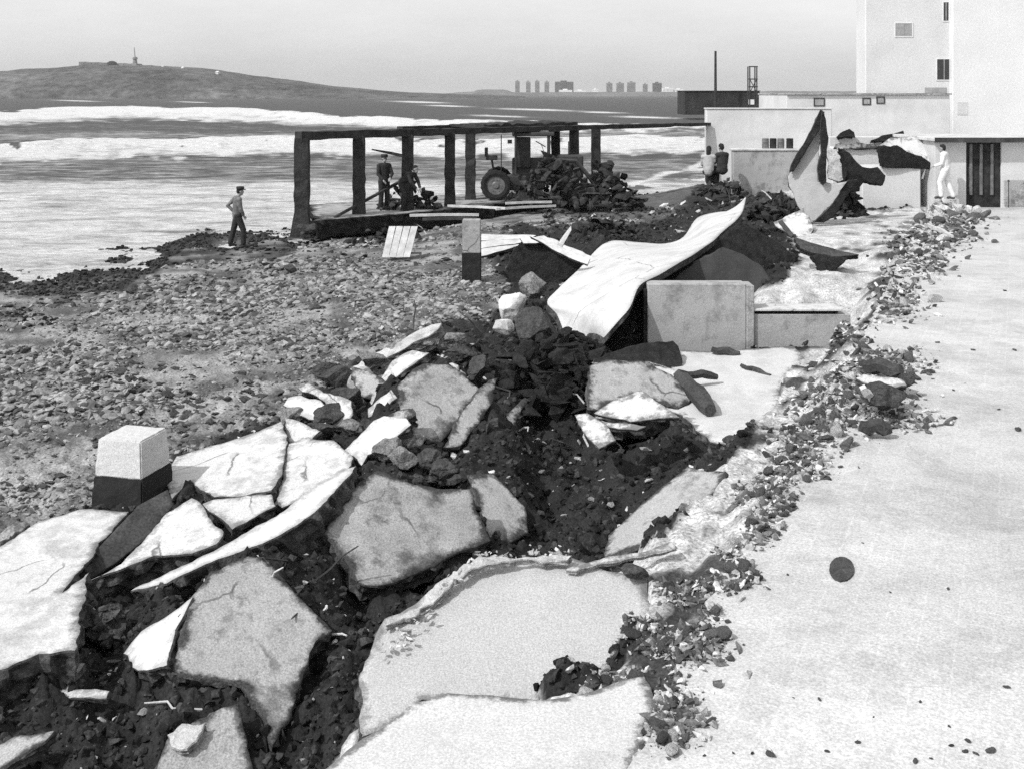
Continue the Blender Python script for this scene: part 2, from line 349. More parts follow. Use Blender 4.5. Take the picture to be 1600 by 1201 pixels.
S("slab_fragment", "rough bright patch of render beside the streaked muddy slab", "slab", [(262, 1148), (285, 1130), (322, 1120), (318, 1140), (290, 1168), (268, 1165)], (290, 1145, -.98), (-.2, -.3, 1), .06, M_mortar, M_edgel, jit=.05)
# middle distance, beach side
S("tilted_slab", "domed grey slab at the head of the heap beside a grey plank-like piece", "slab",
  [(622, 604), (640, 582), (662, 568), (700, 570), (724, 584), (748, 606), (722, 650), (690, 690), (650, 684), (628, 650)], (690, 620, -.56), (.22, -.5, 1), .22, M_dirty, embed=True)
S("slab_fragment", "long grey plank-like piece lying against the domed grey slab", "slab",
  [(778, 590), (772, 618), (744, 664), (718, 696), (694, 700), (712, 660), (750, 606), (764, 592)], (735, 640, -.66), (.4, -.5, 1), .16, M_grey)
S("slab_fragment", "short pale bar beneath the kerb ridge", "slab", [(573, 640), (612, 610), (620, 622), (592, 645), (576, 653)], (595, 632, -.62), (-.35, -.5, 1), .12)
S("kerb_piece", "long pale broken kerb curving over the stones towards the domed slab", "kerb",
  [(576, 630), (592, 592), (615, 563), (645, 548), (670, 552), (648, 568), (620, 588), (600, 604), (584, 634)], (615, 585, -.5), (-.4, -.3, 1), .22)
S("kerb_piece", "rough pale ridge of mortar bordering the shingle", "kerb",
  [(490, 612), (560, 570), (610, 540), (650, 520), (690, 505), (676, 520), (630, 545), (585, 572), (540, 595), (505, 622)], (590, 562, -.74), (-.3, -.3, 1), .25, M_mortar, M_rock, jit=.05)
S("timber_board", "pale plank sloping down from the wrecked hut to the white curved sheet", "plank", [(828, 369), (846, 373), (922, 405), (918, 413), (890, 404)], (870, 388, .1), (-.1, -.8, 1), .06, M_woodl, M_wood, jit=.006, clamp=False)
S("timber_board", "pale pointed plank end sticking up behind the wrecked hut", "plank", [(868, 388), (875, 376), (892, 353), (893, 360), (878, 387)], (880, 372, .25), (-.3, -1, .3), .05, M_woodl, M_wood, jit=.004, clamp=False)
for i_, (t0_, t1_) in enumerate(((0, .28), (.31, .64), (.67, 1))):
    yl, yr = (lambda q_: 366+34*q_), (lambda q_: 368+16*q_); S("loose_board", "white board in the flat row lying behind the small two-tone pillar", "board", [(752, yl(t0_)), (838, yr(t0_)), (832-18*t1_, yr(t1_)), (752, yl(t1_))], (780, 382, -.72), (-.05, -.2, 1), .06, M_woodl, M_edge, jit=.006, group="white boards behind the pillar")
# ---- the curved white sheet with its dark vault
def curved_sheet():
    Lp = [(1152, 331, .30), (1122, 332, .18), (1090, 341, 0), (1068, 370, -.28), (1040, 381, -.3), (1000, 379, -.3), (950, 378, -.3), (905, 420, -.36), (872, 452, -.42), (855, 473, -.5), (870, 492, -.62), (882, 521, -.8)]
    Rp = [(1166, 309, .60), (1158, 335, .52), (1130, 362, .44), (1110, 380, .40), (1085, 397, .34), (1060, 412, .30), (1030, 430, .22), (1000, 447, .15), (985, 480, -.1), (968, 500, -.3), (950, 520, -.5), (935, 536, -.75)]
    Lw = [P(*p) for p in Lp]; Rw = [P(*p) for p in Rp]
    def res(W, k):
        W = [W[0]]+W+[W[-1]]; out = []
        for i in range(1, len(W)-2):
            for j in range(k):
                t = j/k; a, b, c, d = W[i-1], W[i], W[i+1], W[i+2]
                out.append(.5*((2*b)+(c-a)*t+(2*a-5*b+4*c-d)*t*t+(3*b-a-3*c+d)*t**3))
        return out+[W[-2]]
    A = res(Lw, 5); B = res(Rw, 5); nx = 14; V = []; Fs = []; mi = []
    for a, b in zip(A, B):
        for k in range(nx+1):
            t = k/nx; p = a.lerp(b, t); p.z += .16*math.sin(math.pi*t)*t-.03*math.sin(math.pi*t)
            p.z += .02*mnoise.noise(p*.8); V.append(p)
    m = len(A); W = nx+1; off = len(V)
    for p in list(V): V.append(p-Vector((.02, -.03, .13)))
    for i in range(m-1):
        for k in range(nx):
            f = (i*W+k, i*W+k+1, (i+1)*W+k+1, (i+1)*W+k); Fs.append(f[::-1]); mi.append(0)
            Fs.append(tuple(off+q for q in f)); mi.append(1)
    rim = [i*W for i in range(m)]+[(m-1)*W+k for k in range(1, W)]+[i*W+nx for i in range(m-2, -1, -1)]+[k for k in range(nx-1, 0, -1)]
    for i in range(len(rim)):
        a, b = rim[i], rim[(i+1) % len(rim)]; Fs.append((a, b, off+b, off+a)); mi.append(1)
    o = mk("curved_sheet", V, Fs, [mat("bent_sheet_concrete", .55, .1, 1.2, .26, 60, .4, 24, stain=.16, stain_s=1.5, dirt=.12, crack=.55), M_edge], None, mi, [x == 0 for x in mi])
    bm = bmesh.new(); bm.from_mesh(o.data); bmesh.ops.recalc_face_normals(bm, faces=bm.faces[:]); bm.to_mesh(o.data); bm.free()
    tag(o, "big white sheet curving down like a slide beside the dark vault", "concrete sheet")
curved_sheet()
S("vault_panel", "near-black panel painted as the shade under the high edge of the white curved sheet", "panel",
  [(1004, 448), (1090, 398), (1156, 346), (1200, 370), (1248, 402), (1216, 444), (1196, 461), (1120, 452), (1045, 447)], (1150, 400, .05), (.32, -.75, .5), .12, M_dark, M_dark, clamp=False)  # near-black colour stands in for the shaded hollow beneath the sheet
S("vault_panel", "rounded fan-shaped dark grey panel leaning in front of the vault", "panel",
  [(1042, 447), (1075, 420), (1102, 400), (1130, 387), (1162, 398), (1190, 418), (1208, 446), (1180, 455), (1110, 449)], (1130, 425, .0), (.25, -.85, .45), .08, mat("fan_panel_grey", .05, .3, 3, .3, 60, .5, 18), M_dark, clamp=False)  # fan panel in one dark grey, lighter than the panel behind
S("slab_fragment", "small bright white panel lying below the upright ruin", "panel", [(1208, 348), (1255, 325), (1268, 348), (1272, 358), (1258, 377), (1236, 372)], (1240, 352, .12), (-.2, -.6, 1), .06, M_clean)
S("timber_board", "short dark batten lying on the bright panel under the upright ruin", "batten", [(1216, 346), (1222, 344), (1240, 366), (1236, 371)], (1228, 356, .2), (-.2, -.6, 1), .05, M_wood, M_wood, jit=.004, clamp=False)
S("slab_fragment", "dark flat slab with a shadowed hollow beneath, beyond the vault", "slab", [(1242, 370), (1275, 382), (1342, 398), (1300, 402), (1270, 396), (1250, 388)], (1290, 392, .22), (.1, -.3, 1), .1, M_rockd, M_dark, clamp=False)
S("slab_fragment", "dark ragged chunk under the flat slab beyond the vault", "chunk", [(1270, 398), (1325, 402), (1312, 418), (1285, 427), (1280, 412)], (1295, 410, .05), (.1, -1, .4), .2, M_dark, M_dark, clamp=False)
# dark pieces on the sunken terrace
def beam(name, label, cat, a, b, r, m=M_wood, n=6, z0=None):
    mb = MB(); A = P(*a); B = P(*b); mid = [A.lerp(B, t)+Vector((0, 0, .02*math.sin(9*t+A.x))) for t in (0, .2, .4, .6, .8, 1)]
    mb.tube(mid, [r*q for q in (.8, 1, .95, 1.05, 1, .7)], n); return tag(mb.build(name, m), label, cat)
beam("timber_beam", "stout dark timber lying slantwise on the sunken terrace", "beam", (1062, 588, -.68), (1110, 638, -.74), .12)
beam("timber_beam", "short dark timber lying level on the sunken terrace", "beam", (1062, 584, -.62), (1120, 587, -.7), .06)
beam("curled_strip", "dark curled strip lying near the middle of the sunken terrace", "strip", (1158, 570, -.74), (1204, 586, -.78), .035)
beam("curled_strip", "dark torn strip below the corner of the square grey wall", "strip", (1112, 546, -.72), (1156, 552, -.74), .06)
S("arched_sheet", "dark arched sheet lying between the white curved sheet and the terrace", "sheet",
  [(925, 566), (950, 552), (985, 541), (1030, 534), (1052, 533), (1062, 548), (1066, 572), (1048, 576), (1012, 565), (960, 563)], (1000, 552, -.66), (.05, -.5, 1), .05, M_dark, M_edgel)
# ---- square retaining walls
def boxthing(name, label, cat, x0, x1, ytop, ybot, D, depth, m, ch=.012, kind=None, sub=True):
    mb = MB(); X0, X1 = xat(x0, D), xat(x1, D); zt, zb = zat(ytop, D), zat(ybot, D)
    mb.box(X0, X1, D, D+depth, zb, zt, ch); o = mb.build(name, m)
    return tag(o, label, cat, None, kind)
t = empty("retaining_wall", (xat(1090, 17.5), 17.5, -1), "square grey retaining wall facing the sunken terrace, taller half with a pilaster", "wall")
def part(mb, name, m, par, label=None, smooth=False):
    v = [Vector(p)-par.location for p in mb.v]
    if par.parent: v = [p-par.parent.location for p in v]
    o = mk(name, v, mb.f, m, par)
    if smooth: o.data.polygons.foreach_set("use_smooth", [True]*len(o.data.polygons))
    if label: o["label"] = label
    return o
D = 17.5
part(MB().box(xat(1012, D), xat(1166, D), D, D+.35, -1.3, zat(444, D), .012), "wall_panel", M_wallg, t)
part(MB().box(xat(1166, D)+.002, xat(1178, D), D-.03, D+.38, -1.3, zat(446, D), .01), "pilaster", M_grey, t)
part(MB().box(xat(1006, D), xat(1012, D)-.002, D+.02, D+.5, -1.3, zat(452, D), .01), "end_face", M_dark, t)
t = empty("retaining_wall", (xat(1245, D), D, -1), "lower grey retaining wall with a dark strip painted as the shade beneath its coping, buried by rubble at one end", "wall")
part(MB().box(xat(1178, D)+.003, xat(1330, D), D+.03, D+.3, -1.3, zat(492, D), .01), "wall_panel", M_wallg, t)
part(MB().box(xat(1178, D)+.003, xat(1312, D), D+.10, D+.4, zat(491, D), zat(487, D), .003), "shade_strip", M_dark, t)  # solid dark strip colours in the shade line below the coping
part(MB().box(xat(1178, D)+.003, xat(1316, D), D+.0, D+.45, zat(486.5, D), zat(483, D), .006), "coping", M_white, t)
# ---- upright ruin: standing panel with dark broken frame, its right side coloured dark as shade
D0 = 27.4
t = empty("upright_ruin", tuple(PD(1280, 345, D0)), "tall pointed wall remnant standing upright with dark splintered edges, the right ones painted as shade", "ruin")
def upslab(nm, o, n, th, m, d=D0, jit=.02, ms=None):
    return S(nm, None, None, o, (1275, 280), n, th, m, ms or M_edge, jit=jit, parent=t, clamp=False, depth=d)
upslab("wall_face", [(1284, 196), (1279, 250), (1277, 284), (1300, 289), (1323, 283), (1300, 322), (1276, 346), (1262, 346), (1245, 322), (1233, 292), (1231, 276), (1250, 255), (1265, 226)], (-.25, -1, .12), .22, mat("ruin_plaster", .40, .12, 2, .15, 40, .4, 12))
upslab("edge_rib", [(1282, 172), (1287, 176), (1284, 198), (1266, 226), (1251, 250), (1240, 268), (1234, 270), (1236, 258), (1250, 234), (1268, 203)], (-.2, -1, .05), .14, M_dark, D0-.15, .008)
upslab("edge_rib", [(1284, 172), (1288, 178), (1294, 215), (1291, 245), (1292, 284), (1286, 290), (1280, 284), (1278, 262), (1284, 240), (1281, 210)], (-.1, -1, .05), .14, M_dark, D0-.2, .008)
upslab("edge_rib", [(1326, 282), (1340, 281), (1322, 310), (1304, 338), (1290, 347), (1272, 347), (1296, 325), (1310, 306)], (.2, -1, .25), .16, M_dark, D0-.2, .008)
# ---- ruined hut behind the rubble
t = empty("ruined_hut", tuple(PD(1390, 332, 31.4)), "roofless pale block hut, half collapsed, beyond the upright ruin", "ruin")
D = 31.4
part(MB().box(xat(1347, D), xat(1439, D), D, D+1.4, -.1, zat(262, D), .03), "wall_block", M_lowwall, t)
part(MB().box(xat(1439, D)+.004, xat(1512, D), D+.8, D+1.2, -.1, zat(258, D), .02), "back_wall", mat("blotched_hut_wall", .16, .4, 2, .3, 30, .4, 10, stain=.4), t, "blotched dark grey back wall")  # recessed back wall has a darker base grey than the front block
part(MB().box(xat(1300, 33), xat(1430, 33), 33, 33.3, 0, zat(230, 33), .03), "rear_wall", M_lowwall, t)
S("roof_slab", None, None, [(1372, 228), (1392, 216), (1432, 214), (1468, 228), (1478, 258), (1455, 258), (1425, 244), (1400, 236)], (1425, 235), (-.1, -.9, .8), .12, M_clean, M_edge, parent=t, clamp=False, depth=31.8)
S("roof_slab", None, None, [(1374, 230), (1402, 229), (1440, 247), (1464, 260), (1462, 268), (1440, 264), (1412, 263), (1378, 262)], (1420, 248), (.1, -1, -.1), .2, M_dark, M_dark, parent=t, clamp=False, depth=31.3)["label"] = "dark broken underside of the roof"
S("roof_slab", None, None, [(1304, 232), (1306, 226), (1365, 224), (1372, 232), (1330, 233)], (1335, 229), (0, -1, .4), .2, M_dirty, M_dark, parent=t, clamp=False, depth=32.9)
S("ceiling_slab", "dark slab resting on top of the wrecked wall beyond the hut", "slab", [(1362, 219), (1380, 212), (1412, 206), (1413, 212), (1395, 220), (1370, 222)], (1390, 214), (.05, -1, .3), .3, M_dark, M_dark, clamp=False, depth=34.6)
S("ceiling_slab", "small dark slab end on the wrecked wall behind the upright ruin", "slab", [(1310, 212), (1316, 206), (1328, 203), (1334, 208), (1336, 215), (1312, 215)], (1323, 210), (.05, -1, .3), .3, M_dark, M_dark, clamp=False, depth=34.6)
part(MB().box(xat(1296, 34.8), xat(1425, 34.8), 34.8, 35.2, 0, zat(214, 34.8), .02), "parapet_wall", M_lowwall, t)
S("fallen_wall", "dark triangular slab leaning between the upright ruin and the hut", "slab", [(1316, 232), (1328, 240), (1347, 262), (1372, 262), (1384, 274), (1380, 290), (1366, 287), (1352, 284), (1340, 300), (1330, 300), (1326, 276), (1322, 255)], (1334, 262), (.3, -1, .2), .25, M_dark, M_dark, clamp=False, depth=28.4)
S("fallen_wall", "pale jagged slab leaning just behind the upright ruin", "slab", [(1292, 236), (1316, 232), (1324, 256), (1330, 280), (1310, 284), (1294, 278)], (1310, 260), (-.2, -1, .2), .2, M_mortar, M_edge, clamp=False, depth=28.8)
# ---- buildings
def window(par, px0, px1, py0, py1, D, m, frame=True):
    fr = MB(); x0, x1, z0, z1 = xat(px0, D), xat(px1, D), zat(py1, D), zat(py0, D); fw = .05
    for b in ((x0-fw, x0, z0-fw, z1+fw), (x1, x1+fw, z0-fw, z1+fw), (x0, x1, z1, z1+fw), (x0, x1, z0-fw, z0)):
        fr.box(b[0], b[1], D-.03, D+.05, b[2], b[3])
    w_ = part(fr, "window", M_render if frame else M_glass, par)
    mb = MB(); mb.box(x0+.002, x1-.002, D-.012, D+.03, z0+.002, z1-.002); 
    v = [Vector(p)-par.location for p in mb.v]; o = mk("pane", v, mb.f, m, w_)
    mu = MB(); xm = (x0+x1)/2; mu.box(xm-.02, xm+.02, D-.025, D-.013, z0+.002, z1-.002); mk("mullion", [Vector(p)-par.location for p in mu.v], mu.f, M_shut, w_)
t = empty("tower_building", (xat(1420, 56), 56, 0), "tall plain white building set back behind the long low building, grey shuttered window high up", "building")
D = 56; part(MB().box(xat(1352, D), xat(1487, D), D, D+1.5, -.5, 17, .05), "wall", mat("off_white_rendered_wall", .60, .06, .5, .12, 12, .15, 12, stain=.06, stain_s=.4), t)
window(t, 1399, 1425, 37, 57, D, M_shut)
window(t, 1464, 1486, 93, 125, D, M_glass); window(t, 1474, 1482, 4, 33, D, M_glass)
t2 = empty("near_building", (xat(1560, 55.6), 55.6, 0), "bright white tall building rising behind the shed", "building")
D = 55.6; XB = xat(1488, D); part(MB().box(XB, XB+16, D, D+9, -.3, 16.5, .05), "wall", M_render, t2)
part(MB().box(xat(1496, D), xat(1512, D), D-.02, D+.02, zat(180, D), zat(160, D)), "vent_panel", mat("render_patch", .56, .1, 3, .1, 20, .2, 10), t2)
t = empty("low_building", (xat(1330, 50), 50, 0), "long low pale building with a flat roof and tiny openings", "building")
D = 50; part(MB().box(xat(1190, 55), xat(1484, D), D, D+5.6, -.3, zat(149, D), .02), "wall", M_lowwall, t)
part(MB().box(xat(1189, 55), xat(1486, D), D-.12, D+5.7, zat(148.6, D), zat(146, D), .01), "roof", M_grey, t)
for a, b, c, d in ((1273, 1287, 155, 165), (1349, 1359, 155, 163), (1371, 1381, 153, 161)): window(t, a, b, c, d, D, M_shut, False)
boxthing("roof_block", "small grey block on the flat roof of the long low building", "roof block", 1455, 1480, 137, 146, 50.2, .8, M_shut)
t = empty("outer_wall", (xat(1150, 47), 47, 0), "blotchy pale wall at the end of the long low building, beside the sea", "wall")
D = 47; part(MB().box(xat(1104, D), xat(1300, D), D, D+.5, -1, zat(171, D), .03), "wall_panel", M_lowwall, t)
part(MB().box(xat(1103, D), xat(1301, D), D-.04, D+.54, zat(171, D)+.002, zat(169, D), .01), "coping", M_lowwall, t)
t = empty("garden_wall", (xat(1195, 40), 40, 0), "low grey wall with a pale coping behind the two seated people", "wall")
D = 40; part(MB().box(xat(1146, D), xat(1262, D), D, D+.4, -.8, zat(236, D), .02), "wall_panel", M_wallg, t)
part(MB().box(xat(1144, D), xat(1264, D), D-.04, D+.45, zat(236, D)+.002, zat(233, D), .01), "coping", M_white, t)
# row of dark drums standing behind the garden wall coping
for i, px in enumerate((1196, 1208, 1220, 1234)):
    mb = MB(); c = PD(px, 233, 40.25); r = .125
    mb.tube([c+Vector((0, 0, h)) for h in (0, .02, .11, .125, .14, .24, .255, .27, .37, .385)], [r*.94, r, r, r*1.05, r, r, r*1.05, r, r, r*.9], 14)
    tag(mb.build("metal_drum", M_black if i % 2 else M_metalg), "small dark drum standing on the coping of the low grey wall", "drum", "drums on the wall coping")
# shed
t = empty("beach_shed", (xat(1530, 31), 31, 0), "pale flat-roofed shed with tall dark slatted doors", "shed")
D = 31
part(MB().box(xat(1462, D), xat(1511, D), D+.05, D+3, -.05, zat(220, D), .01), "wall", M_lowwall, t)
part(MB().box(xat(1566, D), xat(1800, D), D+.05, D+3, -.05, zat(222, D), .01), "wall", M_lowwall, t)
part(MB().box(xat(1570, D), xat(1800, D), D+.02, D+.05-.001, .05, zat(282, D), .005), "dado", M_grey, t)
d = part(MB().box(xat(1511, D)+.003, xat(1566, D)-.003, D+.12, D+.2, -.03, zat(222, D)), "door", M_black, t)
for px in (1519, 1535, 1552):
    mb = MB().box(xat(px-2.2, D), xat(px+2.2, D), D+.07, D+.118, .35, zat(226, D), .005)
    mk("batten", [Vector(p)-t.location for p in mb.v], mb.f, M_metalg, d)
rf = part(MB().box(xat(1456, D), xat(1805, D), D-.25, D+3.2, zat(221, D), zat(216, D), .01), "roof", M_white, t)
mb = MB().box(xat(1455, D), xat(1806, D), D-.29, D-.252, zat(222.5, D), zat(216, D)+.02); mk("fascia", [Vector(p)-t.location for p in mb.v], mb.f, M_wood, rf)
mb = MB(); a = PD(1576, 325, 30.4); mb.tube([a, a+Vector((0, 0, .72))], .012, 6); mb.ball(a+Vector((0, 0, .74)), .035, 1)
tag(mb.build("metal_post", M_metal), "thin short post with a knob in front of the shed", "post")
# ---- two concrete pedestals with dark feet
def pedestal(label, px0, px1, pt, pm, pb, z0, taper, yaw):
    D = F*(ZC-z0)/(pb-HY); w = (px1-px0)/F*D; c = Vector((xat((px0+px1)/2, D), D+w*.5, z0)); s = F/D
    h1 = (pb-pm)/s; h2 = (pb-pt)/s*1.0
    t = empty("pedestal", c, label, "pedestal"); M = Matrix.Rotation(yaw, 4, 'Z')
    def ring(z, k): return [M @ Vector((x*k*w/2, y*k*w/2, z)) for x, y in ((-1, -1), (1, -1), (1, 1), (-1, 1))]
    def frus(name, zs, ks, m):
        V = []; Fs = []
        for z, k in zip(zs, ks): V += ring(z, k)
        for i in range(len(zs)-1):
            for j in range(4): Fs.append((i*4+j, i*4+(j+1) % 4, (i+1)*4+(j+1) % 4, (i+1)*4+j))
        Fs += [(3, 2, 1, 0), tuple(range((len(zs)-1)*4, len(zs)*4))]
        o = mk(name, V, Fs, m, t)
        bm = bmesh.new(); bm.from_mesh(o.data); bmesh.ops.bevel(bm, geom=bm.edges[:], offset=.014, segments=2, affect='EDGES'); bmesh.ops.subdivide_edges(bm, edges=[e for e in bm.edges if e.calc_length() > .1], cuts=14, use_grid_fill=True)
        for v in bm.verts:
            q_ = v.co*9; e_ = max(0, max(abs(v.co.x), abs(v.co.y))/(w*.45)-.9)
            v.co += v.co.normalized()*(.006*mnoise.noise(q_*2)-.035*max(0, mnoise.noise(q_*.8)-.25)*min(1, e_*6))
        bm.to_mesh(o.data); bm.free()
    k = 1-(1-taper)*h1/h2
    frus("foot", [-.3, h1-.003], [1.03, k*1.04], M_rubber); frus("cap_block", [h1, h2], [k, taper], M_clean if taper < .9 else M_grey)
    return t
pedestal("large tapered pale concrete block with a dark wet foot, half sunk in the shingle", 146, 238, 690, 748, 796, -.95, .82, math.radians(-14))
pedestal("slim two-tone pillar, grey above and dark below, standing before the pergola", 722, 751, 345, 396, 438, -.95, .98, 0)
# ---- slatted pallet leaning by the pillar
t = empty("pallet", tuple(P(618, 402, -.95)), "pale slatted pallet leaning on the platform edge under the pergola", "pallet")
D = P(618, 402, -.95).y
for i in range(4):
    a = PD(602+11*i, 402, D); b = PD(613+11.5*i, 354, D+.45); d = Vector((.085, 0, 0)); e = Vector((0, .03, 0))
    V = [a-d, a+d, b+d, b-d, a-d+e, a+d+e, b+d+e, b-d+e]; mk("slat", [v-t.location for v in V], [(0, 1, 2, 3), (7, 6, 5, 4), (0, 4, 5, 1), (1, 5, 6, 2), (2, 6, 7, 3), (3, 7, 4, 0)], M_woodl, t)
for k in (.12, .88):
    a = PD(596, 402, D).lerp(PD(607, 354, D+.45), k)+Vector((0, .05, 0)); b = a+Vector((1.0, 0, 0)); mb = MB(); mb.tube([a, b], .03, 4); part(mb, "bearer", M_wood, t)
# ---- wrecked hut (dark box of debris)
t = empty("wrecked_hut", tuple(P(845, 445, -.95)), "low dark wrecked hut with a splintered roof edge, beside the white curved sheet", "hut")
D = P(845, 445, -.95).y+.3
S("wall", None, None, [(792, 420), (800, 395), (818, 374), (850, 375), (905, 405), (912, 415), (880, 440), (860, 470), (830, 462), (800, 450)], (850, 420), (.05, -1, .25), .5, M_dark, M_dark, parent=t, clamp=False, depth=D)
S("wall", None, None, [(905, 395), (930, 372), (946, 366), (936, 385), (918, 402)], (925, 385), (.3, -1, .3), .4, M_wood, M_dark, parent=t, clamp=False, depth=D+1.4)
S("roof_edge", None, None, [(812, 372), (850, 368), (930, 402), (922, 410), (880, 392), (846, 378), (818, 380)], (870, 385), (-.1, -.6, 1), .05, M_woodl, M_wood, parent=t, clamp=False, depth=D-.2)
# ---- rocks
def rock(name, label, px, py, w, h, D, m, seed, cat="boulder", rough=.22, group=None, sub=4):
    bm = bmesh.new(); bmesh.ops.create_icosphere(bm, subdivisions=sub, radius=1); W = w/2/F*D; H = h/2/F*D
    rs = random.Random(seed); cuts = [(Vector((rs.uniform(-1, 1), rs.uniform(-1, 1), rs.uniform(-1, 1))).normalized(), rs.uniform(.42, .8)) for _ in range(11)]
    for v in bm.verts:
        p = v.co.copy()
        for n, d in cuts:
            e = p.dot(n)-d
            if e > 0: p -= n*e*.97
        q = p*2+Vector((seed*3.1, 0, 0)); k = 1+rough*mnoise.fractal(q, 1, 2, 5)*.6
        v.co = Vector((p.x*W*k, p.y*W*.9*k, p.z*H*k))
    me = bpy.data.meshes.new(name); bm.to_mesh(me); bm.free(); me.materials.append(m)
    o = link_mesh(name, me, None, PD(px, py, D)); return tag(o, label, cat, group)
def Dz(py, z): return F*(ZC-z)/(py-HY)
rock("boulder", "dark rounded boulder in front of the white curved sheet", 840, 512, 84, 66, Dz(545, -.95), M_rockd, 3)
rock("boulder", "grey stone tucked under the dark wrecked hut", 838, 446, 56, 44, Dz(480, -.9), M_rock, 5, rough=.1)
rock("boulder", "white angular boulder above the dark rounded boulder", 800, 478, 58, 58, Dz(505, -.95), M_white, 8, rough=.12)
rock("boulder", "smaller white stone tucked beside the dark rounded boulder", 784, 510, 40, 34, Dz(528, -.95), M_white, 11, rough=.12)
rock("boulder", "dark rough boulder at the end of the pale mortar ridge", 530, 592, 66, 52, Dz(615, -.9), M_rockd, 13)
rock("boulder", "grey smooth-faced stone between the rough boulder and the long kerb", 572, 602, 58, 60, Dz(618, -.9), M_grey, 15, rough=.08)
S("broken_block", "pale oval-faced block leaning over a dark hollow by the cracked slab", "block", [(444, 632), (452, 622), (470, 617), (500, 626), (514, 643), (510, 666), (482, 654), (458, 644)], (478, 640, -.66), (-.35, -.75, 1), .2, M_strip, M_edge)
S("broken_block", "curved pale block arching over the oval-faced block", "block", [(466, 608), (482, 600), (508, 612), (530, 622), (548, 628), (552, 648), (534, 668), (516, 668), (524, 648), (508, 628), (488, 618)], (520, 632, -.62), (-.2, -.8, 1), .2, M_white, M_edge)
S("broken_block", "small pale wedge of block at the top corner of the cracked slab", "block", [(448, 652), (468, 658), (500, 672), (486, 690), (452, 694), (446, 674)], (470, 676, -.66), (-.4, -.6, 1), .16, M_white, M_edge)
S("broken_block", "grey rounded block with a pale face beneath the long pale kerb", "block", [(548, 572), (566, 578), (590, 586), (606, 600), (594, 622), (566, 618), (552, 600)], (575, 598, -.58), (-.2, -.7, 1), .22, M_grey, M_edge)
S("broken_block", "striped block end wedged between the short pale bar and the jagged white fragment", "block", [(590, 662), (612, 646), (640, 636), (648, 648), (622, 662), (596, 676)], (618, 656, -.6), (-.3, -.6, 1), .2, M_grey, M_edge)
rock("boulder", "dark stone under the small pale wedge", 480, 692, 46, 22, Dz(700, -.9), M_rockd, 23)
for i, (a_, b_, w_, h_, m_) in enumerate(((508, 580, 40, 30, M_rockd), (545, 620, 46, 36, M_rockd), (520, 645, 60, 30, M_rockd), (600, 600, 40, 34, M_rock), (612, 575, 44, 24, M_rockd), (455, 650, 34, 24, M_rock), (505, 672, 50, 24, M_rockd), (548, 668, 44, 30, M_rock), (580, 560, 44, 26, M_rock), (630, 548, 44, 26, M_rock), (665, 530, 50, 28, M_rockd), (700, 530, 46, 26, M_rock), (720, 552, 50, 30, M_rockd), (750, 575, 44, 30, M_rockd), (640, 690, 40, 30, M_rock), (610, 706, 44, 34, M_rock), (665, 715, 40, 30, M_rockd), (690, 735, 40, 26, M_rockd))):
    rock("boulder", ("dark" if m_ is M_rockd else "grey")+" rough lump in the bank of stones between the shingle and the domed slab", a_, b_, w_*1.3, h_*1.3, Dz(b_+h_*.6, -.85), m_, 60+i, group=("dark" if m_ is M_rockd else "grey")+" lumps in the stone bank", rough=.3)
rock("boulder", "rough grey rock above the broad grey tipped slab", 628, 712, 56, 44, Dz(735, -.85), M_rock, 25)
rock("boulder", "brownish rough rock at the edge of the dark pit below the pale bar", 585, 668, 60, 40, Dz(690, -.9), M_rockd, 27)
rock("boulder", "dark lump of rock alone on the shingle before the pergola", 455, 421, 24, 18, Dz(430, -1.05), M_rockd, 29)
rock("boulder", "dark weedy lump near the waterline", 206, 452, 26, 16, Dz(460, -1.1), M_rockd, 31)
rock("boulder", "dark oval stone at the lower tip of the sunken terrace", 1150, 690, 46, 22, Dz(700, -.7), M_rockd, 35)
rock("boulder", "dark lens-shaped lump painted as the shadow under the thin white strip of render", 990, 890, 60, 24, Dz(900, -.22), M_rockd, 37, rough=.3)  # dark lump fills in for the shadow below the strip
o = rock("boulder", "big dark broken block heaped on the promenade rubble", 1385, 620, 76, 46, Dz(645, .05), M_rockd, 41, cat="rubble block")
o = rock("boulder", "dark block beside a thick beam in the promenade rubble", 1415, 592, 30, 26, Dz(605, .1), M_rockd, 43, cat="rubble block")
S("slab_fragment", "light flat slab lying on top of the promenade rubble heap", "slab", [(1338, 590), (1350, 584), (1408, 592), (1418, 604), (1385, 606), (1350, 598)], (1380, 596, .3), (.05, -.3, 1), .08, M_white, M_edge, clamp=False)
beam("timber_beam", "thick dark beam lying across the top of the promenade rubble", "beam", (1352, 571, .25), (1408, 578, .28), .085)
beam("timber_beam", "pale squared post leaning against the big dark rubble block", "beam", (1348, 604, .35), (1372, 638, .1), .05, M_woodl, 4)
beam("timber_beam", "pale plank lying in the rubble near the shed", "plank", (1452, 352, .12), (1488, 370, .1), .06, M_woodl, 4)
beam("timber_beam", "dark timber lying low along the front of the rubble heap", "beam", (1345, 664, .12), (1392, 668, .1), .07)
c = P(1315, 890, 0); sv = []; sn = 72; y0_, y1_ = P(1315, 909, 0).y, P(1315, 871, 0).y  # added dark blot, stretched along the ground to look round from the camera
for i in range(sn):
    a = 2*math.pi*i/sn; k = 1+.05*mnoise.noise(Vector((math.cos(a)*4, math.sin(a)*4, 3)))+.03*mnoise.noise(Vector((math.cos(a)*15, math.sin(a)*15, 6)))
    yy_ = (y0_+y1_)/2+math.sin(a)*(y1_-y0_)/2*k; sv.append((c.x*yy_/c.y+math.cos(a)*.083*k, yy_, .0105))
sv += [(x_, y_, .0005) for x_, y_, z_ in sv]
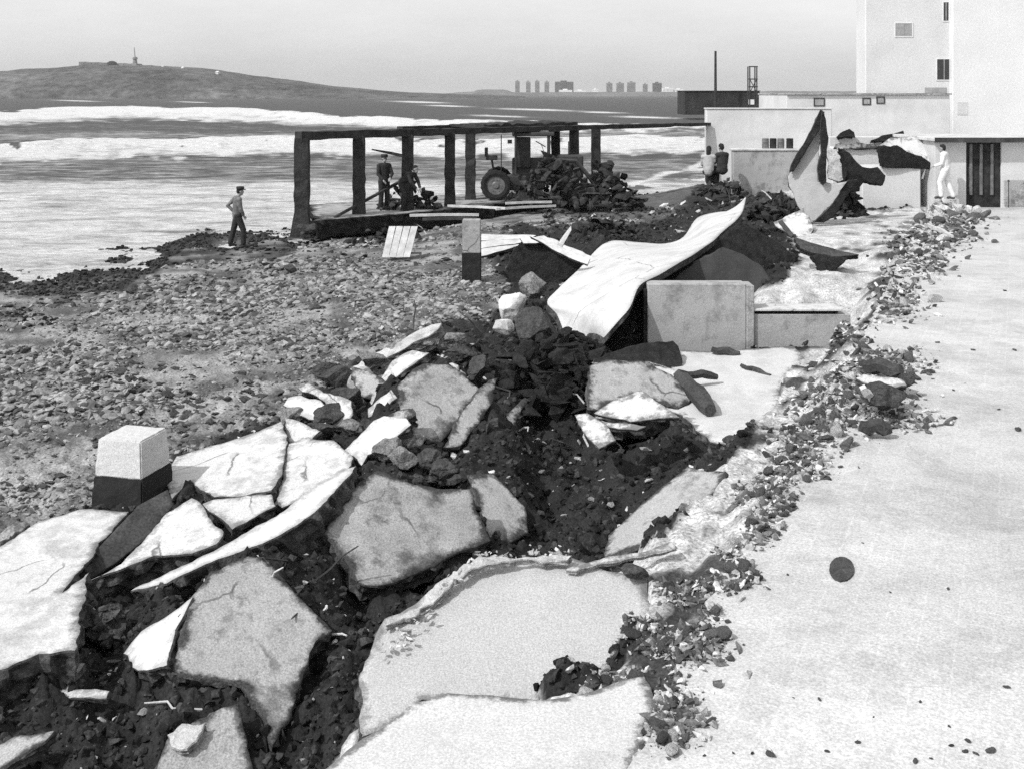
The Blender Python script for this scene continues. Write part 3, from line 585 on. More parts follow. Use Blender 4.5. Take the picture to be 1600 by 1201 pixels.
tag(mk("dark_blot", sv, [tuple(range(sn))]+[(i, sn+i, sn+(i+1) % sn, (i+1) % sn) for i in range(sn)], mat("blot_grey", .055, .4, 14, .7, 90, .5, 60)), "dark round blot added on the pale promenade paving", "stain")
# ------------------------------------------------------------------ pergola on the beach platform
PZ = -.62
t = empty("pergola", (xat(700, 40), 40, PZ), "long dark concrete pergola of square columns and a roof beam beside the sea", "pergola")
A = PD(466, 215, 33.6); B = PD(1105, 196, 47.0)
zt0, zt1 = zat(206, 33.6), zat(192, 47)
def along(px):
    d = B-A; k = (px-CX)/F; s = (k*A.y-A.x)/(d.x-k*d.y); return A+d*s, s
dirv = Vector((B.x-A.x, B.y-A.y, 0)).normalized(); nrm = Vector((-dirv.y, dirv.x, 0))
def rbox(p, q, wd, z0a, z1a, z0b, z1b, seg=24, amp=.02):
    V = []; Fs = []
    for i in range(seg+1):
        s = i/seg; c = p.lerp(q, s); a = z0a+(z0b-z0a)*s; b = z1a+(z1b-z1a)*s
        for sg, z in ((-1, a), (1, a), (1, b), (-1, b)):
            v = c+nrm*sg*wd/2; V.append(Vector((v.x+amp*mnoise.noise(Vector((s*30, sg, z))), v.y, z+amp*1.6*mnoise.noise(Vector((s*40, sg*3, z*2))))))
    for i in range(seg):
        for k in range(4): Fs.append((i*4+k, i*4+(k+1) % 4, (i+1)*4+(k+1) % 4, (i+1)*4+k))
    Fs += [(3, 2, 1, 0), tuple(seg*4+k for k in range(4))]
    return V, Fs
mb = MB(); mb.add(*rbox(A, B, .40, zt0-.26, zt0, zt1-.12, zt1, seg=60, amp=.03)); part(mb, "roof_beam", M_col, t)
q0, q1 = A+nrm*2.6, B+nrm*2.6
mb = MB(); mb.add(*rbox(along(690)[0]+nrm*2.4, along(960)[0]+nrm*2.4, .36, zt0-.25, zt0, zt0-.3, zt0+.02)); part(mb, "roof_beam", M_col, t)
mb = MB(); mb.add(*rbox(along(765)[0]+nrm*1.3, along(912)[0]+nrm*1.3, 2.0, zt0-.05, zt0+.06, zt0-.05, zt0+.08, amp=.06)); part(mb, "roof_slab", M_col, t)
def column(px, w, rear=0, zb=PZ-.3, foot=.0):
    c, s = along(px); c = c+nrm*rear; zt = (zt0-.20)*(1-s)+(zt1-.07)*s; h = w/2; V = []; Fs = []; n = 12
    if rear: c.x = (px-CX)/F*c.y
    for i in range(n+1):
        z = zb+(zt-zb)*i/n; k = 1+(foot*max(0, 1-i/2.5))
        for sx, sy in ((-1, -1), (1, -1), (1, 1), (-1, 1)):
            j = .045*mnoise.noise(Vector((px, sx+i*.9, sy)))
            V.append(Vector((c.x+(sx*h+j)*k, c.y+(sy*h+j)*k, z)))
    for i in range(n):
        for k in range(4): Fs.append((i*4+k, i*4+(k+1) % 4, (i+1)*4+(k+1) % 4, (i+1)*4+k))
    Fs += [(3, 2, 1, 0), tuple(n*4+k for k in range(4))]
    mb = MB().add(V, Fs); return part(mb, "column", M_col, t)
column(472, .42, 0, -1.15, .55)
for px, w_, r in ((561, .36, 0), (637, .36, 0), (703, .34, 0), (897, .36, 0), (735, .36, 2.4), (931, .36, 2.2), (868, .34, 2.3)): column(px, w_, r, foot=.25)
# platform
c0 = along(475)[0]; c1 = along(905)[0]
V, Fs = [], []
pts = [c0-nrm*.9, c1-nrm*.5, c1+nrm*3.4, c0+nrm*3.4]
slab("beach_platform", "dark broken concrete platform carrying the pergola", "platform", [], (600, 340, PZ), (0, 0, 1), .55, M_dirty, M_dark, jit=.08, pts3=[Vector((p.x, p.y, PZ)) for p in [c0-nrm*.7, c0.lerp(c1, .3)-nrm*.9, c0.lerp(c1, .6)-nrm*.5, c1-nrm*.6, c1+nrm*3.0, Vector((xat(484, 38), 38, 0))]])
rock("boulder", "dark crumbling block at the broken foot of the end column", 486, 356, 56, 34, 33.8, M_rockd, 51)
# planks on the platform
for i, (a, b, z, m) in enumerate((((700, 322), (790, 326), -.52, M_woodl), ((790, 318), (862, 316), -.5, M_woodl), ((775, 327), (868, 322), -.54, M_woodl), ((640, 337), (748, 336), -.5, M_woodl), ((660, 343), (745, 342), -.55, M_wood))):
    p, q = P(*a, z), P(*b, z); mb = MB(); mb.tube([p, p.lerp(q, .5)+Vector((0, 0, .015)), q], .055, 4)
    tag(mb.build("loose_plank", m), "loose plank lying on the pergola platform", "plank", "planks on the pergola platform")
# long pole leaning up from the platform edge
p, q = P(523, 340, -.6), PD(622, 286, 37.0); mb = MB(); mb.tube([p, q], [.05, .06], 6); tag(mb.build("leaning_plank", M_wood), "long dark plank leaning up towards the two dark figures", "plank")
mb = MB(); mb.tube([PD(581, 234, 37.2), PD(612, 240, 37.6), PD(638, 246, 37.75)], [.03, .07, .08], 4); tag(mb.build("broken_plank", M_wood), "broken plank jutting out from a column above the head of a dark-clothed worker", "plank")
# heaps of dark debris
HE = []
def heap(name, label, px, py, w, h, D, n, seed, m=None, kind=None, s=(.05, .16)):
    rs = random.Random(seed); mb = MB(); c = PD(px, py, D); W = w/F*D/2; H = h/F*D
    for i in range(n):
        a = rs.uniform(0, 6.28); r = rs.random()**.5; x = math.cos(a)*r; y = math.sin(a)*r
        z = H*(1-r**1.5)*rs.uniform(.2, 1)
        sz = rs.uniform(*s); pts = []
        bm = bmesh.new(); Rr = Matrix.Rotation(rs.uniform(0, 3), 3, 'X') @ Matrix.Rotation(rs.uniform(0, 6), 3, 'Z')
        sc = Vector((rs.uniform(.6, 2.4), rs.uniform(.6, 1.2), rs.uniform(.35, .9)))
        for k in range(11):
            d = Vector((rs.gauss(0, 1), rs.gauss(0, 1), rs.gauss(0, 1))).normalized()*sz; bm.verts.new(Rr @ Vector((d.x*sc.x, d.y*sc.y, d.z*sc.z))+c+Vector((x*W, y*W*.7, z)))
        bmesh.ops.convex_hull(bm, input=bm.verts[:]); bmesh.ops.delete(bm, geom=[v for v in bm.verts if not v.link_faces], context='VERTS'); bm.verts.index_update()
        mb.add([v.co.copy() for v in bm.verts], [[v.index for v in f.verts] for f in bm.faces]); bm.free()
    o = mb.build(name, m or M_clod); return tag(o, label, "debris heap", None, "stuff")
heap("debris_heap", "dark heap of debris under the pergola between two columns", 640, 334, 120, 52, 36.8, 130, 1)
heap("debris_heap", "dark heap of debris beside the tractor", 945, 320, 108, 76, 39, 230, 2, s=(.06, .2))
heap("debris_heap", "dark heap of debris against the flank of the tractor", 862, 316, 140, 84, 39.0, 260, 12, s=(.06, .2))
heap("debris_heap", "dark heap of debris below the two seated people", 1128, 305, 90, 30, 38.5, 70, 3)
heap("debris_heap", "dark tangle of debris before the upright ruin", 1205, 342, 70, 44, 27, 70, 4)
heap("debris_heap", "black heap of debris in the hollow behind the domed grey slab", 850, 625, 190, 105, 15.8, 330, 5, M_dark, s=(.04, .15))
heap("debris_heap", "black debris piled at the near end of the white curved sheet", 880, 556, 150, 40, 17.2, 150, 15, M_dark, s=(.04, .13))
heap("debris_heap", "dark rubble packed between the upright ruin and the pale hut", 1325, 342, 60, 60, 29.6, 120, 16, M_clod, s=(.06, .2))
heap("debris_heap", "dark rubble at the foot of the upright ruin, beside the small bright panel", 1215, 340, 60, 36, 27.6, 90, 17, M_clod, s=(.05, .16))
heap("debris_heap", "dark broken rubble along the right-hand rim of the big pale corner slab", 170, 990, 60, 50, 8.7, 120, 18, M_edge, s=(.025, .08))
heap("debris_heap", "rough dark rubble under the tail of the long bright strip", 290, 925, 130, 16, 9.7, 110, 19, M_edge, s=(.02, .07))
heap("debris_heap", "dark tumbled rubble between the hipped slab and the large tipped slab", 480, 905, 110, 60, 9.9, 200, 20, M_clod, s=(.02, .09))
heap("debris_heap", "dark rubble above the upper rim of the large tipped slab", 650, 742, 130, 30, 12.0, 150, 22, M_edge, s=(.025, .08))
heap("debris_heap", "dark debris piled along the broken platform edge", 600, 392, 150, 40, 32, 110, 6)
heap("debris_heap", "dark debris between the wrecked hut and the curved sheet", 945, 362, 110, 20, 30, 60, 7)
# ------------------------------------------------------------------ tractor
t = empty("tractor", (xat(845, 40), 40, PZ), "dark old tractor with a big wheel and an open cab frame under the pergola", "tractor")
D = 40.0; ox = t.location.x
def X(px): return xat(px, D)
def Zp(py): return zat(py, D)
def tyre(px, py, r, wdt, y, prof=.32):
    c = Vector((X(px), y, Zp(py))); n = 36
    mb = MB(); prf = [(r*.60, -wdt*.42), (r*.80, -wdt*.5), (r*.95, -wdt*.44), (r, -wdt*.2), (r, wdt*.2), (r*.95, wdt*.44), (r*.80, wdt*.5), (r*.60, wdt*.42)]
    V = []; Fs = []
    for i in range(n):
        a = 2*math.pi*i/n; lug = 1.0+(.03 if i % 2 else -.02)
        for k, (rr, yy) in enumerate(prf):
            q = rr*(lug if 2 <= k <= 5 else 1); V.append(c+Vector((math.cos(a)*q, yy, math.sin(a)*q)))
    m = len(prf)
    for i in range(n):
        for k in range(m): Fs.append((i*m+k, i*m+(k+1) % m, ((i+1) % n)*m+(k+1) % m, ((i+1) % n)*m+k))
    w_ = part(MB().add(V, Fs), "wheel", M_rubber, t)
    rim = MB(); rim.tube([c+Vector((0, -wdt*.33, 0)), c+Vector((0, wdt*.33, 0))], r*.61, 28); rim.tube([c+Vector((0, -wdt*.42, 0)), c+Vector((0, -wdt*.331, 0))], [r*.18, r*.26], 16)
    for k in range(6):
        a = k*math.pi/3; rim.tube([c+Vector((math.cos(a)*r*.4, -wdt*.36, math.sin(a)*r*.4)), c+Vector((math.cos(a)*r*.4, -wdt*.331, math.sin(a)*r*.4))], r*.05, 8)
    mk("rim", [Vector(v)-t.location for v in rim.v], rim.f, M_metalg, w_)
r = 23.5/F*D
tyre(775, 288.5, r, .38, D-.35); tyre(778, 287.5, r, .38, D+1.15)
tyre(886, 297, r*.62, .22, D-.25); tyre(888, 297, r*.62, .22, D+1.05)
mb = MB(); mb.box(X(800), X(905), D+.12, D+.72, Zp(285), Zp(248), .05); mb.box(X(872), X(912), D+.08, D+.76, Zp(280), Zp(243), .06); part(mb, "engine_body", M_metal, t)
mb = MB(); mb.box(X(770), X(850), D-.0, D+.85, Zp(298), Zp(275), .05); mb.tube([Vector((X(775), D-.3, Zp(288))), Vector((X(775), D+1.1, Zp(288)))], .07); part(mb, "chassis", M_metal, t)
mb = MB(); mb.box(X(759), X(777), D+.15, D+.65, Zp(251), Zp(244), .02); mb.box(X(757), X(762), D+.15, D+.65, Zp(246), Zp(232), .02); mb.tube([Vector((X(768), D+.4, Zp(250))), Vector((X(772), D+.4, Zp(276)))], .04); part(mb, "seat", M_metal, t)
for y in (D-.1, D+.95):
    for a_, b_, c_ in ((806, 272, .05), (858, 260, .045), (783, 276, .014)): part(MB().tube([Vector((X(a_), y, Zp(b_))), Vector((X(a_), y, Zp(212)))], c_, 6), "cab_post", M_metal, t)
mb = MB(); mb.box(X(800), X(866), D-.2, D+1.05, Zp(213), Zp(207), .03); part(mb, "cab_roof", M_metal, t)
mb = MB(); mb.box(X(807), X(829), D-.12, D+.95, Zp(262), Zp(216), .02); part(mb, "cab_panel", M_black, t)
mb = MB(); mb.tube([Vector((X(793), D+.1, Zp(222))), Vector((X(800), D+.1, Zp(222)))], .07, 10); part(mb, "work_lamp", M_metalg, t)
for y in (D-.18, D+1.0):
    mb = MB()
    mb.tube([Vector((X(850), y, Zp(248))), Vector((X(900), y, Zp(252))), Vector((X(925), y, Zp(282))), Vector((X(935), y, Zp(300)))], [.07, .08, .08, .06], 6)
    mb.tube([Vector((X(858), y, Zp(276))), Vector((X(905), y, Zp(262)))], .045, 8)
    part(mb, "loader_arm", M_metal, t)
V = []; prof = [(930, 270), (938, 300), (955, 314), (985, 316), (986, 312), (958, 309), (943, 297), (936, 270)]
for y in (D-.45, D+1.3):
    for px, py in prof: V.append(Vector((X(px), y, Zp(py))))
k = len(prof); Fs = [tuple(range(k))[::-1], tuple(range(k, 2*k))]+[(i, (i+1) % k, k+(i+1) % k, k+i) for i in range(k)]
part(MB().add(V, Fs), "bucket", M_metalg, t)
mb = MB(); mb.tube([Vector((X(852), D+.3, Zp(244))), Vector((X(846), D+.3, Zp(226)))], .012); 
c = Vector((X(845), D+.3, Zp(226))); ax = Vector((.5, 0, .87)); u = Vector((0, 1, 0)); v_ = ax.cross(u)
mb.tube([c+(u*math.cos(a)+v_*math.sin(a))*.2 for a in np.linspace(0, 2*math.pi, 25)], .016, 6); part(mb, "steering_wheel", M_metal, t)
mb = MB(); mb.tube([Vector((X(890), D+.42, Zp(243))), Vector((X(890), D+.42, Zp(222)))], .035); part(mb, "exhaust_pipe", M_metal, t)
# ------------------------------------------------------------------ people
def remeshed(name, mb_list, vox, mat_, parent, smooth_it=2):
    me = bpy.data.meshes.new(name); me.from_pydata([tuple(v) for v in mb_list.v], [], mb_list.f); me.update()
    o = bpy.data.objects.new(name, me); COL.objects.link(o)
    m = o.modifiers.new("r", 'REMESH'); m.mode = 'VOXEL'; m.voxel_size = vox
    s = o.modifiers.new("s", 'SMOOTH'); s.iterations = smooth_it; s.factor = .5
    dg = bpy.context.evaluated_depsgraph_get(); dg.update()
    me2 = bpy.data.meshes.new_from_object(o.evaluated_get(dg)); bpy.data.objects.remove(o); bpy.data.meshes.remove(me)
    me2.name = name; me2.materials.clear(); me2.materials.append(mat_); me2.polygons.foreach_set("use_smooth", [True]*len(me2.polygons))
    return link_mesh(name, me2, parent)
def cap(mb, pts, rad, n=12):
    mb.tube(pts, rad, n)
    for p, r_ in zip(pts, rad): mb.ball(p, r_, 2)
def person(label, loc, yaw, J, top, legs, hat=None, scale=1.0, hairlong=False, extra=None):
    V = Vector; root = empty("person", loc, label, "person"); root.rotation_euler = (0, 0, yaw); root.scale = (scale,)*3
    J = {k: V(v) for k, v in J.items()}
    b = MB()
    pel, che, neck, head = J['pelvis'], J['chest'], J['neck'], J['head']
    def torso(mb, g, lo=0):
        sh = (J['shL']+J['shR'])/2
        for a, bb, w0, w1, d0, d1 in ((pel, che, .155, .165, .105, .12), (che, sh, .165, .17, .12, .10)):
            for i in range(7):
                p = a.lerp(bb, i/6); mb.ball(p, (w0+(w1-w0)*i/6+g, d0+(d1-d0)*i/6+g, .09+g), 2)
        cap(mb, [J['shL'], sh+V((0, 0, .02)), J['shR']], [.062+g, .07+g, .062+g])
    torso(b, 0)
    cap(b, [sh0 for sh0 in ((J['shL']+J['shR'])/2, neck, neck.lerp(head, .5))], [.062, .055, .055])
    f = J.get('face', V((0, 1, 0))).normalized(); s_ = f.cross(V((0, 0, 1))).normalized()
    b.ball(head+V((0, 0, .035)), (.078, .092, .10), 3); b.ball(head+f*.03-V((0, 0, .055)), (.056, .06, .06), 2)
    b.ball(head+f*.098-V((0, 0, .012)), (.014, .016, .02), 2); b.ball(head+f*.078-V((0, 0, .055)), (.026, .014, .012), 2)
    for sg in (-1, 1): b.ball(head+s_*.08*sg-V((0, 0, .005)), (.014, .018, .03), 2)
    for sd in 'LR':
        sh, el, ha = J['sh'+sd], J['el'+sd], J['ha'+sd]
        cap(b, [sh, el, ha], [.05, .04, .028])
        d = (ha-el).normalized(); side = d.orthogonal().normalized() if abs(d.z) > .99 else d.cross(V((0, 0, 1))).normalized(); side = V((0, 1, 0)) if abs(d.z) > .8 else side; nr = d.cross(side).normalized()
        for k in range(4): cap(b, [ha, ha+d*.05+side*(.011+.0)*(k-1.5)*1.6], [.022, .019], 8)
        for k, L in enumerate((.062, .078, .085, .072)):
            o_ = ha+d*.085+side*.018*(1.5-k); cap(b, [o_-d*.03, o_+d*L*.4+nr*.006, o_+d*L*.75+nr*.022, o_+d*L*.88+nr*.04], [.0105, .0098, .0092, .008], 7)
        cap(b, [ha+d*.02+side*.02, ha+d*.05+side*.048+nr*.01, ha+d*.085+side*.056+nr*.02], [.014, .0105, .009], 7)
        hp, kn, an, to = J['hp'+sd], J['kn'+sd], J['an'+sd], J['to'+sd]
        cap(b, [pel.lerp(hp, .6), hp, kn, an], [.09, .085, .056, .04]); cap(b, [an-V((0, 0, .03)), to], [.04, .032])
    remeshed("body", b, .011, M_skin, root)
    if top:
        c = MB(); torso(c, .022)
        for sd in 'LR':
            sh, el, ha = J['sh'+sd], J['el'+sd], J['ha'+sd]; cap(c, [sh, sh.lerp(el, .5), el, el.lerp(ha, .88)], [.072, .066, .058, .047])
        cap(c, [pel-V((0, 0, .02)), pel+V((0, 0, .06))], [.15, .155]); remeshed("jacket", c, .015, top, root)
    if legs:
        c = MB()
        for sd in 'LR':
            hp, kn, an = J['hp'+sd], J['kn'+sd], J['an'+sd]; cap(c, [pel.lerp(hp, .5)+V((0, 0, .03)), hp, kn, an.lerp(kn, .06)], [.115, .112, .085, .075])
        c.ball(pel, (.16, .118, .1), 2); remeshed("trousers", c, .015, legs, root)
    for sd in 'LR':
        c = MB(); an, to = J['an'+sd], J['to'+sd]; cap(c, [an-V((0, 0, .035)), an.lerp(to, .6), to], [.052, .045, .04]); remeshed("shoe", c, .012, M_metal, root)
    h = MB(); h.ball(head+V((0, 0, .06))-f*.012, (.086, .10, .088), 2); h.ball(head-f*.05+V((0, 0, .01)), (.08, .065, .08), 2)
    if hairlong: cap(h, [head-f*.06, head-f*.075-V((0, 0, .14)), head-f*.07-V((0, 0, .24))], [.075, .075, .05])
    remeshed("hair", h, .012, M_hair, root, 1)
    for sg in (-1, 1):
        e = MB(); e.ball(head+f*.080+s_*.03*sg+V((0, 0, .02)), .012, 2); e.build("eye", M_hair, root, True)
    if hat:
        c = MB(); c.tube([head+V((0, 0, .055)), head+V((0, 0, .085)), head+V((0, 0, .125)), head+V((0, 0, .15))], [.104, .112, .118, .095], 20); c.ball(head+f*.1+V((0, 0, .058)), (.085 if abs(f.y) > .5 else .075, .075, .014), 2); c.build("cap", M_cl_d, root, True)
    if extra: extra(root, J)
    return root
def stand(**k):
    J = dict(pelvis=(0, 0, .93), chest=(0, 0, 1.15), shL=(-.175, 0, 1.40), shR=(.175, 0, 1.40), neck=(0, .01, 1.48), head=(0, .03, 1.62),
             elL=(-.22, -.03, 1.12), elR=(.22, -.03, 1.12), haL=(-.23, .06, .88), haR=(.23, .06, .88),
             hpL=(-.09, 0, .90), hpR=(.09, 0, .90), knL=(-.10, .02, .50), knR=(.10, .02, .50), anL=(-.11, -.02, .08), anR=(.11, -.02, .08), toL=(-.13, .14, .035), toR=(.13, .14, .035)); J.update(k); return J
feet = P(371, 386, -1.22)
person("man in a dark cap and baggy dark trousers standing on the shingle at the waterline", feet, math.radians(-72), 
       stand(pelvis=(0, 0, .92), shL=(-.17, -.06, 1.38), shR=(.17, .04, 1.38), head=(.0, .08, 1.60), neck=(0, .03, 1.47), elL=(-.24, -.26, 1.18), haL=(-.16, -.06, .98), elR=(.22, .08, 1.12), haR=(.17, .16, .93),
             knL=(-.11, -.10, .5), anL=(-.13, -.20, .08), toL=(-.15, -.04, .035), knR=(.1, .16, .5), anR=(.11, .16, .08), toR=(.13, .32, .035)), M_cl_m, M_cl_d, hat=True)
D = 30.4
heap("rubble_mound", "pale mound of rubble under the person in white", 1480, 330, 74, 20, 30.2, 120, 21, M_rub, s=(.04, .13))
person("person in white shirt and white trousers stepping over rubble before the shed", PD(1477, 312, D), math.radians(62),
       stand(head=(0, .09, 1.54), neck=(0, .05, 1.44), shL=(-.17, .03, 1.36), shR=(.17, .03, 1.36), elL=(-.22, .08, 1.10), haL=(-.20, .28, 1.02), elR=(.24, -.08, 1.10), haR=(.24, .04, .86), chest=(0, .02, 1.13),
             knL=(-.09, .14, .52), anL=(-.1, .10, .10), toL=(-.11, .27, .05), knR=(.1, -.06, .5), anR=(.11, -.22, .09), toR=(.12, -.06, .045)), M_cl_w, M_cl_w, scale=.91)
D = 39.2
sit = dict(pelvis=(0, 0, .45), chest=(0, .02, .66), shL=(-.17, .03, .90), shR=(.17, .03, .90), neck=(0, .05, .98), head=(0, .08, 1.12), elL=(-.22, .1, .66), elR=(.22, .1, .66), haL=(-.12, .34, .55), haR=(.12, .34, .55),
           hpL=(-.09, .02, .43), hpR=(.09, .02, .43), knL=(-.11, .42, .46), knR=(.11, .42, .46), anL=(-.11, .44, .08), anR=(.11, .44, .08), toL=(-.12, .6, .035), toR=(.12, .6, .035))
person("person with long dark hair in a pale top sitting on the debris beside the sea", PD(1107, 290, D), math.radians(-20), stand(**sit), M_cl_l, M_cl_d, hairlong=True, scale=1.12)
person("person in dark clothes sitting on the debris next to the pale-topped one", PD(1129, 288, D), math.radians(25), stand(**sit), M_cl_d, M_cl_d, scale=1.15)
D = 36.4
person("worker in dark clothes standing behind a leaning plank under the pergola", PD(600, 328, D), math.radians(-150), stand(elL=(-.24, .1, 1.14), haL=(-.1, .26, 1.02), elR=(.24, .08, 1.14), haR=(.14, .28, .96)), M_cl_d, M_cl_d, hat=True, scale=1.04)
person("worker in dark clothes bending forward over the debris under the pergola", PD(634, 330, D-.1), math.radians(-120), stand(pelvis=(0, -.12, .86), chest=(0, .06, 1.04), shL=(-.17, .2, 1.2), shR=(.17, .2, 1.2), neck=(0, .27, 1.26), head=(0, .38, 1.33),
       elL=(-.2, .34, .94), elR=(.2, .34, .94), haL=(-.1, .48, .74), haR=(.1, .48, .74), hpL=(-.09, -.1, .84), hpR=(.09, -.1, .84), knL=(-.11, .06, .48), knR=(.11, .06, .48)), M_cl_d, M_cl_d, scale=1.04)
# ------------------------------------------------------------------ ground: shingle beach, dark pit, pale mortar bed (one sheet to the horizon on the land side)
SEA = -1.4
CP = [(x, y, z) for x, y, z in (
 # waterline and beach
 (-300, 470, -1.41), (0, 432, -1.41), (200, 406, -1.41), (360, 388, -1.41), (460, 368, -1.41), (600, 346, -1.41), (372, 393, -1.27), (330, 400, -1.29), (415, 386, -1.27), (372, 402, -1.24), (800, 322, -1.41), (1000, 292, -1.41), (1060, 276, -1.41), (1100, 262, -1.41),
 (-300, 420, -1.9), (0, 395, -1.9), (200, 372, -1.9), (400, 352, -1.9), (600, 318, -1.9), (800, 296, -1.9), (950, 276, -1.9), (1060, 258, -1.9), (0, 300, -2.6), (400, 280, -2.6), (800, 250, -2.6), (1050, 230, -2.6),
 (0, 470, -1.25), (300, 430, -1.22), (500, 400, -1.12), (-200, 600, -1.1), (0, 600, -1.08), (300, 500, -1.1), (600, 420, -1.05), (0, 720, -1.0), (250, 620, -1.0), (440, 560, -1.0), (600, 480, -1.0), (720, 430, -1.0),
 (150, 800, -.98), (60, 800, -.95), (270, 740, -.9), (400, 670, -.88), (470, 640, -.9), (560, 590, -.9), (690, 505, -.85), (750, 450, -1.0), (760, 380, -1.0), (850, 330, -.95), (1000, 330, -.9), (1080, 310, -.75), (1050, 350, -.8), (1130, 300, -.6), (1180, 290, -.4), (1200, 330, -.3),
 (-200, 800, -1.0), (-200, 1000, -1.1),
 # pit
 (30, 1120, -1.05), (0, 1075, -.98), (60, 1045, -.96), (115, 1035, -.98), (150, 1080, -1.15), (200, 960, -1.15), (250, 1120, -1.2), (480, 1120, -1.3), (560, 980, -1.45), (440, 900, -1.3), (660, 920, -1.45), (700, 850, -1.5), (850, 830, -1.65), (900, 740, -1.6), (840, 690, -1.45), (980, 690, -1.45), (760, 680, -1.35), (800, 610, -1.05), (700, 700, -1.2), (880, 560, -.95), (780, 560, -.95), (700, 545, -.95), (640, 640, -1.0), (560, 670, -1.0), (530, 780, -1.0), (350, 880, -1.1), (300, 1000, -1.2), (930, 620, -1.2), (1000, 720, -1.25), (1100, 700, -1.05), (930, 870, -1.35),
 (60, 1250, -1.3), (300, 1250, -1.3), (480, 1200, -1.15), (540, 1120, -1.1), (900, 880, -.9), (780, 940, -.7),
 # mortar bed, promenade underside
 (985, 1215, -.16), (1040, 1090, -.12), (1075, 1010, -.12), (1130, 900, -.12), (1180, 810, -.12), (1250, 740, -.1), (1275, 690, -.1), (1330, 600, -.08), (1350, 520, -.06), (1385, 450, -.05), (1410, 390, -.05), (1440, 335, -.03),
 (700, 1180, -.3), (900, 1100, -.24), (1020, 1000, -.2), (1040, 930, -.22), (1070, 850, -.28), (1110, 800, -.28), (1145, 745, -.28), (1190, 700, -.4), (1225, 640, -.55), (1240, 590, -.66), (1265, 560, -.7), (1300, 532, -.72), (1330, 525, -.5), (1245, 545, -.82),
 (1320, 500, -.1), (1250, 455, -.1), (1200, 455, -.12), (1185, 552, -.9), (1220, 552, -.9), (1255, 552, -.88), (1290, 548, -.82), (1290, 430, -.08), (1230, 420, -.05), (1330, 360, -.04), (1280, 360, -.03), (1150, 480, -.5),
 (1300, 1000, -.12), (1600, 1201, -.12), (1500, 800, -.12), (1600, 600, -.12), (1550, 450, -.12), (1600, 360, -.12), (1800, 700, -.12), (1900, 400, -.12), (1480, 345, -.05),
 (1050, 560, -.95), (1130, 600, -1.15), (1000, 520, -.9), (960, 450, -.9), (1000, 400, -.8), (1100, 400, -.6))]
CPW = [P(*c) for c in CP]+[Vector(c) for c in ((11, 38, .0), (9, 36, -.3), (14, 46, .1), (20, 40, -.02), (30, 60, .1), (22, 70, .2), (40, 100, .3), (38, 140, .3), (55, 200, .3), (70, 260, .2), (120, 260, .3), (60, 120, .3),
   (8, 60, -2.2), (14, 72, -1.8), (24, 110, -1.9), (33, 150, -1.9), (40, 200, -2), (52, 260, -2), (0, 100, -3), (-40, 60, -3), (-40, 200, -3), (10, 250, -3), (-90, 250, -3), (13, 60, -.9), (18, 72, -.5))]
for poly, c, n, th in EMB:
    for i in range(0, len(poly), max(1, len(poly)//14)):
        p = Vector((poly[i][0], poly[i][1])); d = (p-Vector((c.x, c.y))).normalized()*.12; q_ = p+d
        CPW.append(Vector((q_.x, q_.y, c.z-(n.x*(q_.x-c.x)+n.y*(q_.y-c.y))/n.z-.10)))
def uv_(x, y): return x/y*3.2, np.log(y)
cpu = np.array([uv_(c.x, c.y) for c in CPW]); cpz = np.array([c.z for c in CPW])
def idw(x, y):
    u, v = uv_(x, y); num = np.zeros_like(u); den = np.zeros_like(u)
    for (a, b), z in zip(cpu, cpz):
        w_ = 1/((u-a)**2+(v-b)**2+.0012)**1.9; num += w_*z; den += w_
    return num/den
MORT = [(440, 1260), (520, 1190), (600, 1130), (700, 1085), (930, 1080), (1000, 1000), (985, 930), (960, 900), (1000, 860), (1045, 835), (1070, 802), (1110, 742), (1130, 712), (1175, 680), (1195, 600), (1225, 545), (1310, 536), (1316, 487), (1180, 487), (1172, 455), (1215, 445), (1248, 402), (1240, 372), (1270, 345), (1330, 335), (1440, 322), (1620, 318), (2000, 350), (2000, 1260)]
SHIN = [(-2500, 400), (0, 400), (460, 340), (700, 300), (1110, 255), (1060, 330), (1000, 352), (930, 352), (800, 352), (760, 400), (795, 440), (770, 500), (700, 500), (600, 545), (490, 610), (450, 650), (275, 715), (255, 745), (140, 790), (60, 815), (0, 850), (-45, 890), (-70, 1090), (-2500, 1500), (-2500, 400)]
def zones(x, y, z):
    px, py = pix(x, y, z); amp = 9
    qx = px+(fbm(x*2.2, y*2.2, 3, 5)-.5)*amp*4; qy = py+(fbm(x*2.2+40, y*2.2, 3, 8)-.5)*amp*2.5
    mo = inpoly(qx, qy, MORT) | (y > 33) & (x > 9.5); sh = inpoly(qx, qy, SHIN) & ~mo
    return px, py, mo, sh
def base_ground(x, y, detail=True):
    z = idw(x, y)
    for poly, c, n, th in FOOT:
        x0, y0 = poly.min(0)-.1; x1, y1 = poly.max(0)+.1
        k = np.where((x > x0) & (x < x1) & (y > y0) & (y < y1))
        if len(k[0]) == 0: continue
        xx, yy = x[k], y[k]; ins = inpoly(xx, yy, poly)
        zp = c.z-(n.x*(xx-c.x)+n.y*(yy-c.y))/n.z-min(th*.55, .16)
        zz = z[k]; zz[ins] = np.minimum(zz[ins], zp[ins]); z[k] = zz
    return z
def ground_z(x, y):
    x = np.atleast_1d(np.asarray(x, float)); y = np.atleast_1d(np.asarray(y, float)); return base_ground(x, y)
EDGE_ = [(985, 1201), (1040, 1090), (1085, 975), (1130, 900), (1182, 805), (1240, 750), (1276, 700), (1310, 610), (1340, 545), (1376, 470), (1410, 400), (1440, 345)]
nr, nc = 640, 620
yy = np.exp(np.linspace(np.log(4.0), np.log(270), nr)); uu = np.linspace(-.72, .80, nc)
GY = np.repeat(yy[:, None], nc, 1); GX = GY*uu[None, :]
gz = base_ground(GX.copy(), GY.copy())
